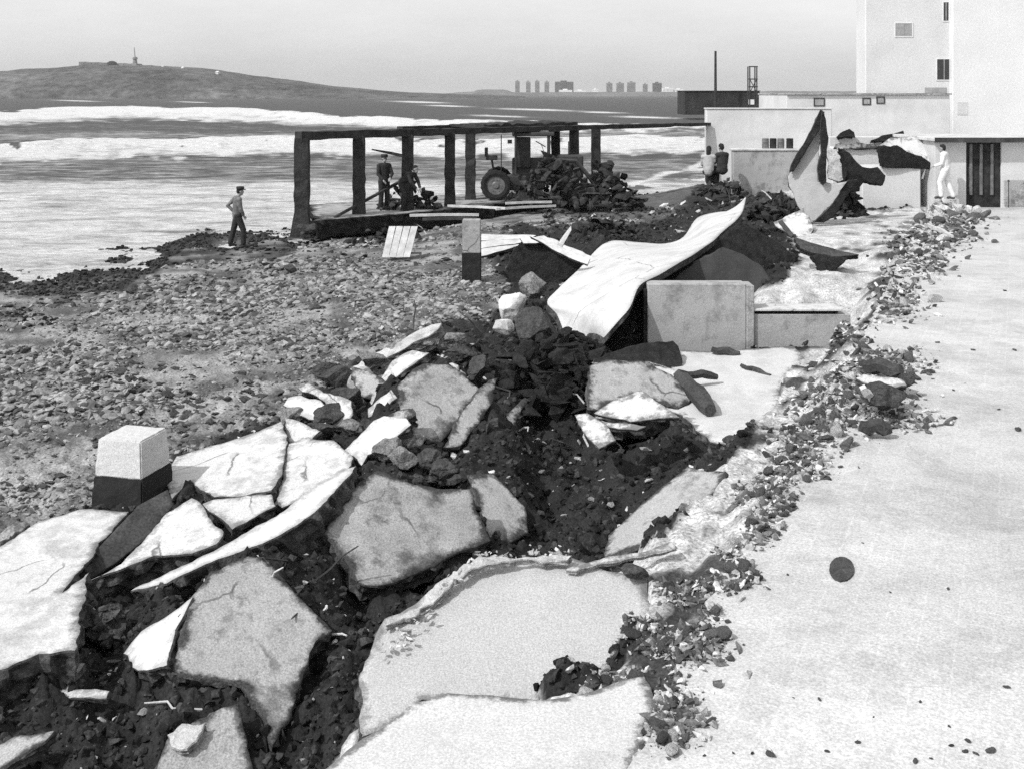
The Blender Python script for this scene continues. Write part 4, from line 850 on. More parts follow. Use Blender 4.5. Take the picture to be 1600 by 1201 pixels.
px, py, mo, sh = zones(GX, GY, gz)
soil = ~mo & ~sh
promzone = (GX > 0) & mo
n1 = fbm(GX*3.1, GY*3.1, 5, 1)-.5; n2 = fbm(GX*9, GY*9, 4, 2)-.5; n4 = fbm(GX*24, GY*24, 2, 4)-.5; n3 = fbm(GX*1.1, GY*1.1, 3, 3)-.5
near = np.clip(14/GY, .25, 1)
gz = gz+np.where(soil, n1*.34+n2*.2*near+n4*.07*near, 0)+np.where(sh, n3*.10+n2*.15*near+n1*.08+n4*.04*near, 0)+np.where(mo & (gz < -.05), n1*.15+n2*.08*near+n4*.02*near, 0)
k = (GX > xat(1000, 17.5)) & (GX < xat(1316, 17.5)) & (GY > 16.3) & (GY < 17.52); gz[k] = np.minimum(gz[k], -.84)
for poly, c, n, th in FOOT:   # keep the noise under the slabs
    x0, y0 = poly.min(0)-.1; x1, y1 = poly.max(0)+.1
    k = np.where((GX > x0) & (GX < x1) & (GY > y0) & (GY < y1))
    if len(k[0]):
        ins = inpoly(GX[k], GY[k], poly); zp = c.z-(n.x*(GX[k]-c.x)+n.y*(GY[k]-c.y))/n.z-min(th*.4, .1)
        zz = gz[k]; zz[ins] = np.minimum(zz[ins], zp[ins]); gz[k] = zz
def grid_mesh(name, X, Y, Z, m):
    r, c = X.shape; V = np.stack([X, Y, Z], -1).reshape(-1, 3)
    i = np.arange(r*c).reshape(r, c); Q = np.stack([i[:-1, :-1], i[:-1, 1:], i[1:, 1:], i[1:, :-1]], -1).reshape(-1, 4)
    me = bpy.data.meshes.new(name); me.vertices.add(len(V)); me.vertices.foreach_set("co", V.ravel())
    me.loops.add(Q.size); me.loops.foreach_set("vertex_index", Q.ravel().astype(np.int32)); me.polygons.add(len(Q))
    me.polygons.foreach_set("loop_start", np.arange(0, Q.size, 4, dtype=np.int32)); me.polygons.foreach_set("loop_total", np.full(len(Q), 4, np.int32))
    me.polygons.foreach_set("use_smooth", np.ones(len(Q), bool)); me.materials.append(m); me.update(calc_edges=True); me.validate()
    return link_mesh(name, me)
def blur(a, k=2):
    a = a.astype(float)
    for _ in range(k): a = (a+np.roll(a, 1, 0)+np.roll(a, -1, 0)+np.roll(a, 1, 1)+np.roll(a, -1, 1))/5
    return a
def ground_mat():
    m = mat("ground_surface", .15, .38, 2.6, .62, 34, .6, 16, dist=.03); t = m.node_tree; N = t.nodes; L = t.links
    at = N.new("ShaderNodeAttribute"); at.attribute_name = "albedo"
    old = [l for l in L if l.to_node.type == 'COMBINE_COLOR'][0].from_node
    val = old.inputs[1] if not old.inputs[1].is_linked else old.inputs[0]
    L.new(at.outputs["Fac"], val); return m
g = grid_mesh("ground", GX, GY, gz, ground_mat()); g["kind"] = "structure"
wet = sstep(-1.24, -1.32, gz)*sh
alb = np.where(mo, .46, np.where(sh, .17*(.45+1.15*sstep(.3, .7, fbm(GX*1.6, GY*1.6, 4, 71))), .019))
alb = np.where(sh, alb*(1-.9*np.clip(wet*(fbm(GX*.9, GY*.9, 3, 12)*1.6+.25), 0, 1)), alb)
alb = np.where(sh & (GX > 2) & (GY > 24), .085, alb)
ea = [P(a_, b_, 0) for a_, b_ in EDGE_]
de = np.full(GX.shape, 9.0)
for a_, b_ in zip(ea[:-1], ea[1:]):
    dx, dy = b_.x-a_.x, b_.y-a_.y; tt = np.clip(((GX-a_.x)*dx+(GY-a_.y)*dy)/(dx*dx+dy*dy), 0, 1); de = np.minimum(de, np.hypot(GX-a_.x-tt*dx, GY-a_.y-tt*dy))
pt = fbm(GX*2.3, GY*2.3, 5, 55); alb = np.where(mo & (de < .9*(GY/9)**.5) & (pt+.16*np.exp(-(de/.35)**2) > .60), .05, alb)
alb = np.where(mo & (de < .5) & (n2 > .12), alb*.45, alb)
alb = blur(alb, 1)
a_ = g.data.attributes.new("albedo", 'FLOAT', 'POINT'); a_.data.foreach_set("value", alb.ravel().astype(np.float32))
def zg(x, y):   # height of the finished ground, bilinear in the grid
    x = np.asarray(x, float); y = np.asarray(y, float)
    r = (np.log(np.clip(y, 4, 269))-np.log(4.0))/(np.log(270)-np.log(4.0))*(nr-1); c = (np.clip(x/y, -.72, .799)+.72)/1.52*(nc-1)
    r0 = np.clip(r.astype(int), 0, nr-2); c0 = np.clip(c.astype(int), 0, nc-2); fr = r-r0; fc = c-c0
    return (gz[r0, c0]*(1-fc)+gz[r0, c0+1]*fc)*(1-fr)+(gz[r0+1, c0]*(1-fc)+gz[r0+1, c0+1]*fc)*fr
# ---- promenade: a paved sheet 0.16 m thick with a broken edge
EDGE = [(960, 1260), (985, 1201), (1012, 1150), (1040, 1090), (1058, 1050), (1075, 1010), (1085, 975), (1100, 950), (1112, 930), (1130, 900), (1150, 872), (1163, 850), (1172, 826), (1182, 805), (1215, 775), (1240, 750), (1262, 725), (1276, 700), (1290, 660), (1310, 610), (1322, 580), (1340, 545), (1362, 500), (1376, 470), (1396, 430), (1410, 400), (1428, 370), (1440, 345), (1462, 332)]
EW = [P(x, y, 0) for x, y in EDGE]
far_ = [Vector((EW[-1].x+.6, EW[-1].y+1, 0)), Vector((17, 34, 0)), Vector((30, 60, 0)), Vector((60, 60, 0)), Vector((40, 4, 0)), Vector((6, 3.2, 0))]
M_prom = mat("promenade_paving", .47, .13, .7, .32, 70, .45, 26, stain=.14, stain_s=1.6, dirt=.12)
def tile_lines(m):
    t = m.node_tree; N = t.nodes; L = t.links
    tc = N.new("ShaderNodeTexCoord"); mp = N.new("ShaderNodeMapping"); mp.inputs["Rotation"].default_value = (0, 0, math.atan2(.46, 1)); L.new(tc.outputs["Object"], mp.inputs[0])
    br = N.new("ShaderNodeTexBrick"); br.offset = 0; br.inputs["Scale"].default_value = 1; br.inputs["Brick Width"].default_value = .2; br.inputs["Row Height"].default_value = .2
    br.inputs["Mortar Size"].default_value = .007; br.inputs["Mortar Smooth"].default_value = .6; br.inputs["Color1"].default_value = (.96,)*3+(1,); br.inputs["Color2"].default_value = (1.04,)*3+(1,); br.inputs["Mortar"].default_value = (1.08,)*3+(1,)
    L.new(mp.outputs[0], br.inputs[0]); b = N["Principled BSDF"]; src = b.inputs["Base Color"].links[0].from_socket
    mx = N.new("ShaderNodeMix"); mx.data_type = 'RGBA'; mx.blend_type = 'MULTIPLY'; mx.inputs[0].default_value = 1
    L.new(src, mx.inputs[6]); L.new(br.outputs[0], mx.inputs[7]); L.new(mx.outputs[2], b.inputs["Base Color"])
tile_lines(M_prom)
pr = slab("promenade", None, None, [], (1300, 900, 0), (0, 0, 1), .16, M_prom, M_edgel, jit=.035, pts3=EW+far_, clamp=False, warp=.003, kind="structure")
# ------------------------------------------------------------------ sea
nr2, nc2 = 620, 520
sy = np.exp(np.linspace(np.log(22), np.log(14000), nr2)); su = np.linspace(-.85, .62, nc2)
SY = np.repeat(sy[:, None], nc2, 1); SX = SY*su[None, :]
q = HY+F*(ZC-SEA)/SY                       # rows of calm water at this range, in photo pixels
pxs = CX+F*su[None, :]+0*q
wob = (fbm(SX/SY*26+3, np.log(SY)*9, 4, 21)-.5)
wob2 = (fbm(SX/SY*80, np.log(SY)*22, 3, 22)-.5)
b1c = np.interp(pxs, [-300, 0, 100, 220, 400, 500, 620, 740, 900, 1080, 1200], [190, 180, 174, 173, 178, 187, 194, 199, 204, 204, 205])
b2c = np.interp(pxs, [-300, 0, 150, 400, 560, 800, 1000, 1120], [246, 238, 229, 226, 226, 230, 224, 224])
def band(c, up, dn, a=1.0, wa=8):
    d = q-c+wob*wa+wob2*wa*.7; return a*sstep(-up-1.5, -up+1.5, d)*(1-sstep(dn-4, dn+7, d))*(1-.42*sstep(0, dn, d+wob2*dn))
b1w = np.interp(pxs, [-300, 0, 250, 400, 560, 700, 900, 1100], [14, 14, 13, 11, 8, 5, 4, 3])
foam = np.maximum(band(b1c, 3, b1w, 1.22, 12), band(b2c, 5, 18, 1.22, 20))
foam = np.maximum(foam, .80*sstep(0, 1, (q-256)/40)*(1-.55*np.exp(-((q-268+wob*14)/14)**2))*(pxs < 1300))
foam = np.maximum(foam, .42*np.exp(-((q-213+wob*12)/9)**2)); foam = np.maximum(foam, .36*sstep(244, 252, q))
foam = np.maximum(foam, np.exp(-((q-b1c-24)/5)**2)*.22)
for cx_, cy_, lx, ly in ((555, 153.5, 24, 1.2), (655, 160, 50, 1.4), (700, 166, 40, 1.2), (840, 172, 70, 1.5), (940, 176, 40, 1.3), (120, 158, 40, .8), (300, 160, 30, .7), (1010, 184, 60, 1.5), (780, 182, 50, 1.3)):
    foam = np.maximum(foam, 1.0*np.exp(-((pxs-cx_)/lx)**2-((q-cy_-(pxs-cx_)*.03)/ly)**2))
foam = foam*(1-.6*np.exp(-((pxs-262)/80)**2-((q-361+wob*10)/2.5)**2))
waterline = np.interp(pxs, [-300, 0, 200, 360, 460, 600, 800, 1000, 1100], [470, 432, 406, 388, 368, 346, 322, 292, 262])
foam = np.maximum(foam, .95*np.exp(-((q-waterline+6+wob*16)/6)**2))
amp = np.clip(SY/60, .1, 1)
wz = SEA+.9*np.exp(-((q-b1c+1)/3.2)**2)*(1+wob)*np.clip((1300-pxs)/300, 0, 1)+.55*np.exp(-((q-b2c+2)/5.5)**2)*(1+wob)*np.clip((1250-pxs)/200, 0, 1)
wz = wz+amp*.3*(fbm(SX*.12+SY*.02, SY*.4, 4, 31)-.5)+.05*(fbm(SX*.6, SY*1.4, 3, 33)-.5)*np.clip(80/SY, 0, 1)
def sea_mat():
    m = bpy.data.materials.new("sea_water"); m.use_nodes = True; t = m.node_tree; N = t.nodes; L = t.links; b = N["Principled BSDF"]
    tc = N.new("ShaderNodeTexCoord"); mp = N.new("ShaderNodeMapping"); mp.inputs["Scale"].default_value = (.30, .60, .6); mp.inputs["Rotation"].default_value = (0, 0, -.15); L.new(tc.outputs["Object"], mp.inputs[0])
    def nz(sc, det, v):
        n = N.new("ShaderNodeTexNoise"); n.inputs["Scale"].default_value = sc; n.inputs["Detail"].default_value = det; n.inputs["Roughness"].default_value = .68; L.new(v, n.inputs["Vector"]); return n.outputs[0]
    at = N.new("ShaderNodeAttribute"); at.attribute_name = "foam"
    a = N.new("ShaderNodeMath"); a.operation = 'MULTIPLY_ADD'; L.new(nz(1.6, 9, mp.outputs[0]), a.inputs[0]); a.inputs[1].default_value = 1.9; a.inputs[2].default_value = -.95
    s = N.new("ShaderNodeMath"); s.operation = 'ADD'; L.new(at.outputs["Fac"], s.inputs[0]); L.new(a.outputs[0], s.inputs[1])
    mr = N.new("ShaderNodeMapRange"); mr.interpolation_type = 'SMOOTHSTEP'; L.new(s.outputs[0], mr.inputs[0])
    for i, v in enumerate((.12, 1.05, 0, 1)): mr.inputs[i+1].default_value = v
    r = N.new("ShaderNodeMapRange"); L.new(mr.outputs[0], r.inputs[0])
    for i, v in enumerate((0, 1, .085, .62)): r.inputs[i+1].default_value = v
    v2 = N.new("ShaderNodeMath"); v2.operation = 'MULTIPLY'; k = N.new("ShaderNodeMapRange"); L.new(nz(6, 5, mp.outputs[0]), k.inputs[0])
    for i, v in enumerate((.3, .7, .65, 1.3)): k.inputs[i+1].default_value = v
    L.new(r.outputs[0], v2.inputs[0]); L.new(k.outputs[0], v2.inputs[1])
    c = N.new("ShaderNodeCombineColor"); [L.new(v2.outputs[0], c.inputs[i]) for i in range(3)]; L.new(c.outputs[0], b.inputs["Base Color"])
    b.inputs["Roughness"].default_value = .75; b.inputs["Specular IOR Level"].default_value = .12
    bp = N.new("ShaderNodeBump"); bp.inputs["Strength"].default_value = .9; bp.inputs["Distance"].default_value = .5; L.new(nz(2.2, 8, mp.outputs[0]), bp.inputs["Height"]); L.new(bp.outputs[0], b.inputs["Normal"])
    return m
sea = grid_mesh("sea", SX, SY, wz, sea_mat()); sea["kind"] = "structure"
a_ = sea.data.attributes.new("foam", 'FLOAT', 'POINT'); a_.data.foreach_set("value", np.clip(foam, 0, 1.2).ravel().astype(np.float32))
# ------------------------------------------------------------------ far shore
def ridge(name, prof, D, depth, m, zb=-2.5, n=160, rough=6):
    X0 = np.array([xat(p[0], D) for p in prof]); Z0 = np.array([zat(p[1], D) for p in prof])
    xs = np.linspace(X0[0], X0[-1], n); zs = np.interp(xs, X0, Z0); rows = 24
    Y = np.linspace(D-depth, D+depth*1.2, rows); GXr = np.repeat(xs[None, :], rows, 0); GYr = np.repeat(Y[:, None], n, 1)
    t_ = np.where(GYr < D, (GYr-(D-depth))/depth, (D+depth*1.2-GYr)/(depth*1.2)); pr_ = np.sin(np.clip(t_, 0, 1)*math.pi/2)**.8
    Z = zb+(zs[None, :]-zb)*pr_; Z = Z+rough*(fbm(GXr/30, GYr/30, 4, 44)-.5)*pr_*np.clip((zs[None, :]-zb)/20, 0, 1)*(np.abs(GYr-D) > 5)
    o = grid_mesh(name, GXr, GYr, Z, m); o["kind"] = "structure"; return o
ridge("headland", [(-500, 125), (-200, 119), (0, 113), (60, 108), (120, 105), (150, 101), (215, 101), (270, 104), (350, 111), (420, 122), (500, 132), (560, 139), (640, 145), (740, 148.5), (820, 150.5)], 1300, 170, M_head)
ridge("far_shore", [(640, 150), (700, 146.5), (740, 143.5), (748, 140.5), (790, 140.5), (800, 145), (900, 144.5), (1000, 144), (1080, 143.5), (1200, 143), (1500, 143), (1700, 149)], 2800, 150, M_farsh, zb=-4)
def towerblock(label, x0, x1, y0, y1, D, m, group=None, cat="tower block", name="tower_block"):
    mb = MB(); a, b, zt, zb = xat(x0, D), xat(x1, D), zat(y0, D), zat(y1, D); d = (b-a)
    mb.box(a, b, D, D+d, zb-6, zt, 0); mb.box(a+d*.3, a+d*.65, D+d*.3, D+d*.7, zt, zt+3, 0)
    k = 0; z = zb+3
    while z < zt-1.5: mb.box(a-.25, b+.25, D-.6, D+.02-.03, z, z+.9); z += 3.6
    return tag(mb.build(name, m), label, cat, group)
for i, (x0, x1, y0) in enumerate(((805, 812, 127), (822, 829, 128), (836, 843, 127), (851, 858, 128), (948, 957, 130), (964, 975, 130), (981, 993, 129), (1005, 1012, 132))):
    towerblock("slender grey tower block in the row on the far shore", x0, x1, y0, 149, 2950+8*i, M_far, "tower blocks on the far shore")
towerblock("widest dark block on the far shore with white houses at its foot", 868, 896, 128, 149, 2930, mat("far_dark_building", .07, .3, .05, .3, .3, 0, 1))
towerblock("squat dark block at the end of the row on the far shore", 1021, 1034, 130, 149, 2940, bpy.data.materials["far_dark_building"])
for x0, x1, y0 in ((874, 894, 141), (898, 915, 142), (926, 934, 140), (1036, 1052, 138), (1054, 1068, 140)):
    towerblock("low white house group on the far shore", x0, x1, y0, 150, 2900, M_farw, "white buildings on the far shore", "house", "far_house")
for x, y, s in ((225, 107, 5), (254, 108, 6), (303, 111, 9), (286, 109, 4),(340, 116, 6)):
    D = 1300-(y-104)*4.2 if y > 112 else 1288; mb = MB(); a = xat(x-s/2, D); b = xat(x+s/2, D); z = zat(y, D); hgt = 3.4 if s < 9 and y < 120 else 1.3; a += (b-a)*.15; b -= (b-a)*.15
    mb.box(a, b, D-4, D+4, z-4, z+hgt*.55); mb.add([(a-.4, D-4.4, z+hgt*.55), (b+.4, D-4.4, z+hgt*.55), (b+.4, D+4.4, z+hgt*.55), (a-.4, D+4.4, z+hgt*.55), (a+.5, D, z+hgt), (b-.5, D, z+hgt)], [(0, 1, 5, 4), (1, 2, 5), (2, 3, 4, 5), (3, 0, 4), (3, 2, 1, 0)])
    tag(mb.build("headland_house", M_farw), "tiny white house on the headland across the sea", "house", "white houses on the headland")
mb = MB(); D = 1290
for k in range(9): mb.box(xat(126+10*k, D), xat(136+10*k, D)-.01, D-6, D+14, zat(112, D), zat(97.0+.35*k+.6*(k % 2), D), .3)
tag(mb.build("headland_fort", M_far), "long grey fort wall on top of the headland", "fort")
mb = MB(); mb.ball(PD(175, 100, 1280), (6, 5, 3.4), 2); mb.box(xat(171, 1280), xat(179, 1280), 1277, 1283, zat(103, 1280), zat(99, 1280)); tag(mb.build("headland_hut", M_black), "black dome-shaped hut on the fort wall of the headland", "hut")
mb = MB(); D = 1296; c = PD(211, 101, D); mb.tube([c+Vector((0, 0, h)) for h in (-2, 4, 6, 6.2, 8.5)], [3.2, 2.4, 2.2, 3.0, 2.6], 12); mb.tube([c+Vector((0, 0, 8.5)), c+Vector((-1, 0, 20))], [.7, .45], 6)
tag(mb.build("lighthouse", M_far), "lighthouse with a thin mast on the crest of the headland", "lighthouse")
# ---- dark hall and masts beyond the pergola
t = empty("dark_hall", (xat(1128, 200), 200, 0), "long black windowless hall on the shore with one small white patch", "building"); D = 200
part(MB().box(xat(1070, D), xat(1187, D), D, D+9, -.5, zat(143, D), .05), "wall", M_black, t)
part(MB().box(xat(1069, D), xat(1188, D), D-.2, D+9.2, zat(143, D), zat(142, D), .02), "roof", M_wood, t)
part(MB().box(xat(1168, D), xat(1180, D), D-.1, D-.004, zat(164, D), zat(156, D), .02), "white_panel", M_render, t)
mb = MB(); a = PD(1118, 150, 196); mb.tube([Vector((a.x, 196, 0)), Vector((a.x, 196, zat(80, 196)))], [.28, .2], 8); tag(mb.build("mast", M_col), "tall thin mast rising in front of the black hall", "mast")
mb = MB()
for x in (1171.5, 1182.5):
    for y in (190, 191.5): mb.tube([Vector((xat(x, 190), y, 0)), Vector((xat(x, 190), y, zat(104, 190)))], .11, 6)
for z in (104.5, 124, 136):
    for y in (190, 191.5): mb.tube([PD(1170, z, y), PD(1184, z, y)], .10, 6)
for y in (190, 191.5): mb.tube([PD(1171.5, 124, y), PD(1182.5, 145, y)], .07, 6); mb.tube([PD(1182.5, 124, y), PD(1171.5, 145, y)], .07, 6)
tag(mb.build("lattice_tower", M_col), "small square lattice tower at the end of the black hall", "tower")
# ------------------------------------------------------------------ loose stones
def hulls(n, k=13, seed=1, flat=(.5, .9)):
    rs = random.Random(seed); out = []
    for i in range(n):
        bm = bmesh.new(); f = (1, rs.uniform(.6, 1), rs.uniform(*flat))
        for j in range(k):
            d = Vector((rs.gauss(0, 1), rs.gauss(0, 1), rs.gauss(0, 1))).normalized()*rs.uniform(.8, 1); bm.verts.new((d.x*f[0], d.y*f[1], d.z*f[2]))
        bmesh.ops.convex_hull(bm, input=bm.verts[:]); bmesh.ops.delete(bm, geom=[v for v in bm.verts if not v.link_faces], context='VERTS')
        bmesh.ops.triangulate(bm, faces=bm.faces[:]); bm.verts.index_update()
        out.append((np.array([v.co[:] for v in bm.verts]), np.array([[v.index for v in f.verts] for f in bm.faces]))); bm.free()
    return out
def scatter(name, pos, size, templ, m, label, cat, zs=1.0, tilt=.5, smooth=False):
    Vs = []; Fs = []; off = 0
    for p, s in zip(pos, size):
        v, f = templ[rng.integers(len(templ))]; a = rng.uniform(0, 6.283); tx, ty = rng.normal(0, tilt, 2)
        Rm = np.array(Matrix.Rotation(a, 3, 'Z') @ Matrix.Rotation(tx, 3, 'X') @ Matrix.Rotation(ty, 3, 'Y'))
        Vs.append((v*s*np.array([1, 1, zs])) @ Rm.T+p); Fs.append(f+off); off += len(v)
    V = np.concatenate(Vs); Q = np.concatenate(Fs); me = bpy.data.meshes.new(name); c = V.mean(0)
    V = V-c; me.vertices.add(len(V)); me.vertices.foreach_set("co", V.ravel()); me.loops.add(Q.size); me.loops.foreach_set("vertex_index", Q.ravel().astype(np.int32)); me.polygons.add(len(Q))
    me.polygons.foreach_set("loop_start", np.arange(0, Q.size, 3, dtype=np.int32)); me.polygons.foreach_set("loop_total", np.full(len(Q), 3, np.int32)); me.polygons.foreach_set("use_smooth", np.full(len(Q), smooth))
    me.materials.append(m); me.update(calc_edges=True)
    return tag(link_mesh(name, me, None, c), label, cat, None, "stuff")
def sample(n, u0, u1, y0, y1):
    y = np.exp(rng.uniform(np.log(y0), np.log(y1), n)); return rng.uniform(u0, u1, n)*y, y
H1 = hulls(10, 14, 3, (.35, .7)); H2 = hulls(12, 12, 5, (.5, 1)); H3 = hulls(8, 13, 6, (.25, .6)); H3 = H3+[(v*np.array([1.9, .8, .7]), f) for v, f in hulls(8, 12, 8, (.4, .9))]
x, y = sample(110000, -.70, .12, 6.5, 36); z = zg(x, y); _, _, mo_, sh_ = zones(x, y, z)
den = fbm(x*.55, y*.8, 3, 61)
k = sh_ & (z > -1.28+.1*rng.random(len(x))**2) & (rng.random(len(x)) < sstep(.32, .6, den)*.9+.1); x, y, z, den = x[k], y[k], z[k], den[k]
s = (.014+.06*rng.random(len(x))**2.8)*(y/12)**.35*(.7+.9*sstep(.4, .65, den))
scatter("shingle", np.stack([x, y, z+s*.15], -1), s, H1, M_peb, "grey beach shingle strewn between the slabs and the sea", "shingle", .75, .35)
x, y = sample(60000, -.62, .2, 20, 60); z = zg(x, y); _, _, mo_, sh_ = zones(x, y, z); k = sh_ & (z > -1.40) & (z < -1.36+.16*fbm(x*.5, y*.5, 3, 91)) & (rng.random(len(x)) < .8); x, y, z = x[k], y[k], z[k]; s = (.02+.07*rng.random(len(x))**2)*(y/25)**.6
scatter("seaweed", np.stack([x, y, z+s*.2], -1), s, H2, M_clod, "dark band of weed and wet stones along the waterline", "seaweed", .8, .4)
x, y = sample(7000, -.5, .1, 9, 34); z = zg(x, y); _, _, mo_, sh_ = zones(x, y, z); k = sh_ & (z > -1.36) & (rng.random(len(x)) < sstep(.45, .7, fbm(x*.4, y*.6, 3, 77))); x, y, z = x[k], y[k], z[k]; s = (.03+.10*rng.random(len(x))**2.5)*(y/14)**.3
scatter("cobbles", np.stack([x, y, z+s*.1], -1), s, H1, M_rockd, "dark cobbles scattered over the shingle", "cobbles", .6, .3)
x, y = sample(95000, -.5, .42, 6.0, 40); z = zg(x, y); _, _, mo_, sh_ = zones(x, y, z); infoot = np.zeros(len(x), bool)
for poly, c, n, th in FOOT: infoot |= inpoly(x, y, poly)
k = ~mo_ & (~sh_ | ((x > 1) & (y > 24))) & ~infoot & (z > -1.9); x, y, z = x[k], y[k], z[k]; s = (.007+.075*rng.random(len(x))**6)*(y/12)**.5
scatter("soil_debris", np.stack([x, y, z+s*.2], -1), s, H2, M_clod, "dark soil clods and fragments filling the eroded pit", "soil")
k = rng.random(len(x)) < .03; x, y, z = x[k], y[k], z[k]; s = (.010+.055*rng.random(len(x))**4)*(y/10)**.6
scatter("concrete_fragments", np.stack([x, y, z+s*.4], -1), s, H3, M_rub, "small pale concrete fragments lying on the dark soil", "fragments")
# crumbs of mortar along the lip of the smooth grey slab
lp = [(602, 968), (640, 946), (700, 899), (746, 867), (830, 864), (893, 867)]; L_ = [P(a, b, -.2) for a, b in lp]; pts_ = []
for i in range(150):
    t_ = rng.uniform(0, len(L_)-1.001); i0 = int(t_); p = L_[i0].lerp(L_[i0+1], t_-i0); pts_.append((p.x+rng.normal(0, .03), p.y+rng.normal(0, .035), -.2+.2*(p.y-L_[3].y)+rng.uniform(-.05, .03)))
scatter("mortar_crumbs", np.array(pts_), .008+.03*rng.random(150)**2, H3, M_rub, "pale mortar crumbs along the lip of the smooth grey slab", "crumbs")
# broken twigs and rods sticking out of the pit debris
rs = random.Random(5)
for i in range(46):
    px_, py_ = rs.choice(((850, 560), (900, 540), (860, 600), (470, 960), (880, 640), (700, 540), (1160, 330), (620, 370), (330, 1080), (160, 1010), (450, 830), (620, 830), (960, 345)))
    px_ += rs.gauss(0, 38); py_ += rs.gauss(0, 22); c = P(px_, py_, -1.0); zz = float(zg(c.x, c.y)); L = rs.uniform(.2, .6)*(c.y/14)**.5; a = rs.uniform(0, 6.28); e = rs.uniform(.05, .8)
    d = Vector((math.cos(a)*math.cos(e), math.sin(a)*math.cos(e), math.sin(e)))*L; mb = MB(); st = Vector((c.x, c.y, zz-.02)); pts = [st+d*q_+Vector((rs.gauss(0, .03), rs.gauss(0, .03), .12*math.sin(q_*3)*L)) for q_ in (0, .3, .6, 1)]
    mb.tube(pts, [.014*(c.y/14)**.5*q_ for q_ in (1, .9, .75, .5)], 5)
    tag(mb.build("twig", M_woodl if i % 3 == 0 else M_wood), "thin broken stick poking out of the dark debris", "stick", "sticks in the dark debris")
# ---- rubble along the broken promenade edge
def edgept(t_):
    n_ = len(EW)-2; i = min(int(t_*n_), n_-1); return EW[i+1 if i+1 < len(EW)-1 else i].lerp(EW[min(i+2, len(EW)-1)], t_*n_-i)
CL = [(1090, 1010, 45, 28, 1), (960, 1020, 40, 24, 1), (930, 1090, 60, 26, .9), (1010, 1080, 60, 30, 1.2), (1050, 1130, 40, 36, .8), (1060, 960, 50, 14, 1), (1140, 900, 40, 24, .8), (1175, 830, 36, 20, 1), (1210, 780, 30, 26, 1), (1220, 730, 60, 22, 1.5),
      (1250, 690, 50, 26, 1.4), (1275, 640, 60, 34, 2), (1330, 630, 80, 36, 2), (1310, 560, 70, 26, 1.6), (1380, 570, 60, 20, 1.2), (1330, 500, 40, 14, .6), (1390, 660, 70, 12, .8), (1400, 470, 40, 30, .8), (1430, 410, 45, 26, 1.4), (1465, 370, 60, 24, 1.4), (1490, 345, 50, 12, .8), (1060, 880, 40, 20, .7), (1000, 930, 40, 14, .5)]
wts = np.array([c[4] for c in CL]); wts = wts/wts.sum()
def cluster(n, tight=.55):
    ci = rng.choice(len(CL), n, p=wts); C = np.array(CL)[ci]
    a = C[:, 0]+rng.normal(0, tight, n)*C[:, 2]; b = C[:, 1]+rng.normal(0, tight, n)*C[:, 3]
    y = F*ZC/(np.clip(b, 300, 1300)-HY); x = (a-CX)/F*y; return x, y
def on_prom(x, y): return inpoly(x, y, np.array([(p.x, p.y) for p in EW+far_]))
def surf(x, y):
    z = zg(x, y); return np.where(on_prom(x, y), 0.0, z)
x, y = cluster(9000); s = (.005+.045*rng.random(len(x))**3)*(y/9)**.7; z = surf(x, y)
scatter("rubble", np.stack([x, y, z+s*.3], -1), s, H3, M_rub, "pale crumbled mortar strewn along the broken edge of the promenade", "rubble")
x, y = cluster(8000); s = (.005+.055*rng.random(len(x))**3)*(y/9)**.7; z = surf(x, y)
scatter("rubble", np.stack([x, y, z+s*.3], -1), s, H3, M_rubd, "dark crumbled asphalt strewn along the broken edge of the promenade", "rubble")
CH = []
for i, (v, f) in enumerate(hulls(10, 18, 9, (.5, .95))):
    me = bpy.data.meshes.new("rubble_chunk"); me.from_pydata(v.tolist(), [], f.tolist()); me.materials.append(M_rubd if i % 10 < 7 else M_rub); me.update()
    bm = bmesh.new(); bm.from_mesh(me); bmesh.ops.bevel(bm, geom=bm.edges[:], offset=.06, segments=1, affect='EDGES'); bm.to_mesh(me); bm.free(); CH.append(me)
x, y = cluster(230, .6); s = (.03+.07*rng.random(len(x))**1.6)*(y/9)**.75; z = surf(x, y)
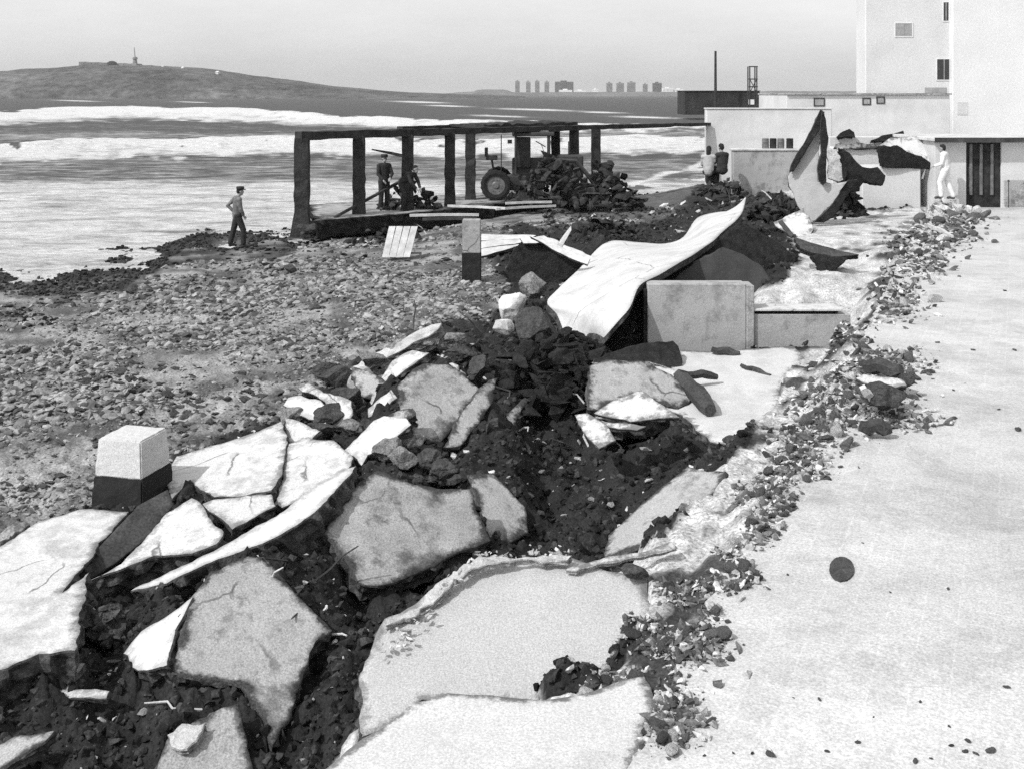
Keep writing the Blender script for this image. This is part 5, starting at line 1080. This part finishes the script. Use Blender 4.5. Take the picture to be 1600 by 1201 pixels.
for i in range(len(x)):
    dk = rng.random() < .72; o = bpy.data.objects.new("rubble_chunk", CH[rng.integers(0, 7) if dk else rng.integers(7, 10)]); COL.objects.link(o)
    o.location = (x[i], y[i], z[i]+s[i]*.4); o.rotation_euler = rng.uniform(-.6, .6, 3)+np.array([0, 0, rng.uniform(0, 6)]); o.scale = (s[i],)*3
    tag(o, ("dark" if dk else "pale")+" angular lump of rubble along the broken edge of the promenade", "rubble lump", ("dark" if dk else "pale")+" rubble lumps on the promenade edge")
# small stones on the promenade
for i, (a, b, w_) in enumerate(((1073, 1143, 9), (1231, 898, 7), (1313, 730, 12), (1280, 1093, 12), (1340, 1160, 13), (1203, 1180, 22), (1175, 1177, 9), (1292, 1174, 10), (1438, 1097, 9), (1573, 1074, 14), (1430, 1190, 18), (1455, 1185, 8), (1483, 1135, 8), (1486, 1165, 11), (1512, 1158, 13), (1508, 1175, 14), (1525, 1178, 13), (1548, 1174, 24), (1391, 925, 6), (1481, 920, 9), (1348, 848, 5), (1590, 672, 18), (1520, 548, 9), (1585, 548, 12), (1465, 536, 10), (1490, 610, 8), (1560, 640, 8), (1570, 455, 8), (1100, 1180, 8), (1145, 1176, 7), (1365, 1120, 6), (1240, 1090, 6))):
    c = P(a, b, 0); o = bpy.data.objects.new("loose_stone", CH[i % 7]); COL.objects.link(o); sz = w_/2/F*c.y; o.location = c+Vector((0, 0, sz*.3)); o.scale = (sz*1.1, sz*.9, sz*.6); o.rotation_euler = (0, 0, i*1.7)
    tag(o, "small dark stone lying on the open promenade paving", "stone", "loose stones on the promenade")

# ------------------------------------------------------------------ sea air
hz = MB().box(-16000, 16000, -60, 15500, -12, 60); ho = mk("haze", hz.v, hz.f, [], None)
hm = bpy.data.materials.new("sea_air"); hm.use_nodes = True; ht = hm.node_tree; ht.nodes.clear()
pv = ht.nodes.new("ShaderNodeVolumePrincipled"); pv.inputs["Color"].default_value = (.85, .85, .85, 1); pv.inputs["Density"].default_value = 1.1e-4; ho_ = ht.nodes.new("ShaderNodeOutputMaterial"); ht.links.new(pv.outputs[0], ho_.inputs["Volume"])
ho.data.materials.append(hm); ho["kind"] = "stuff"; ho["label"] = "thin pale sea air over the whole coast"; ho["category"] = "haze"
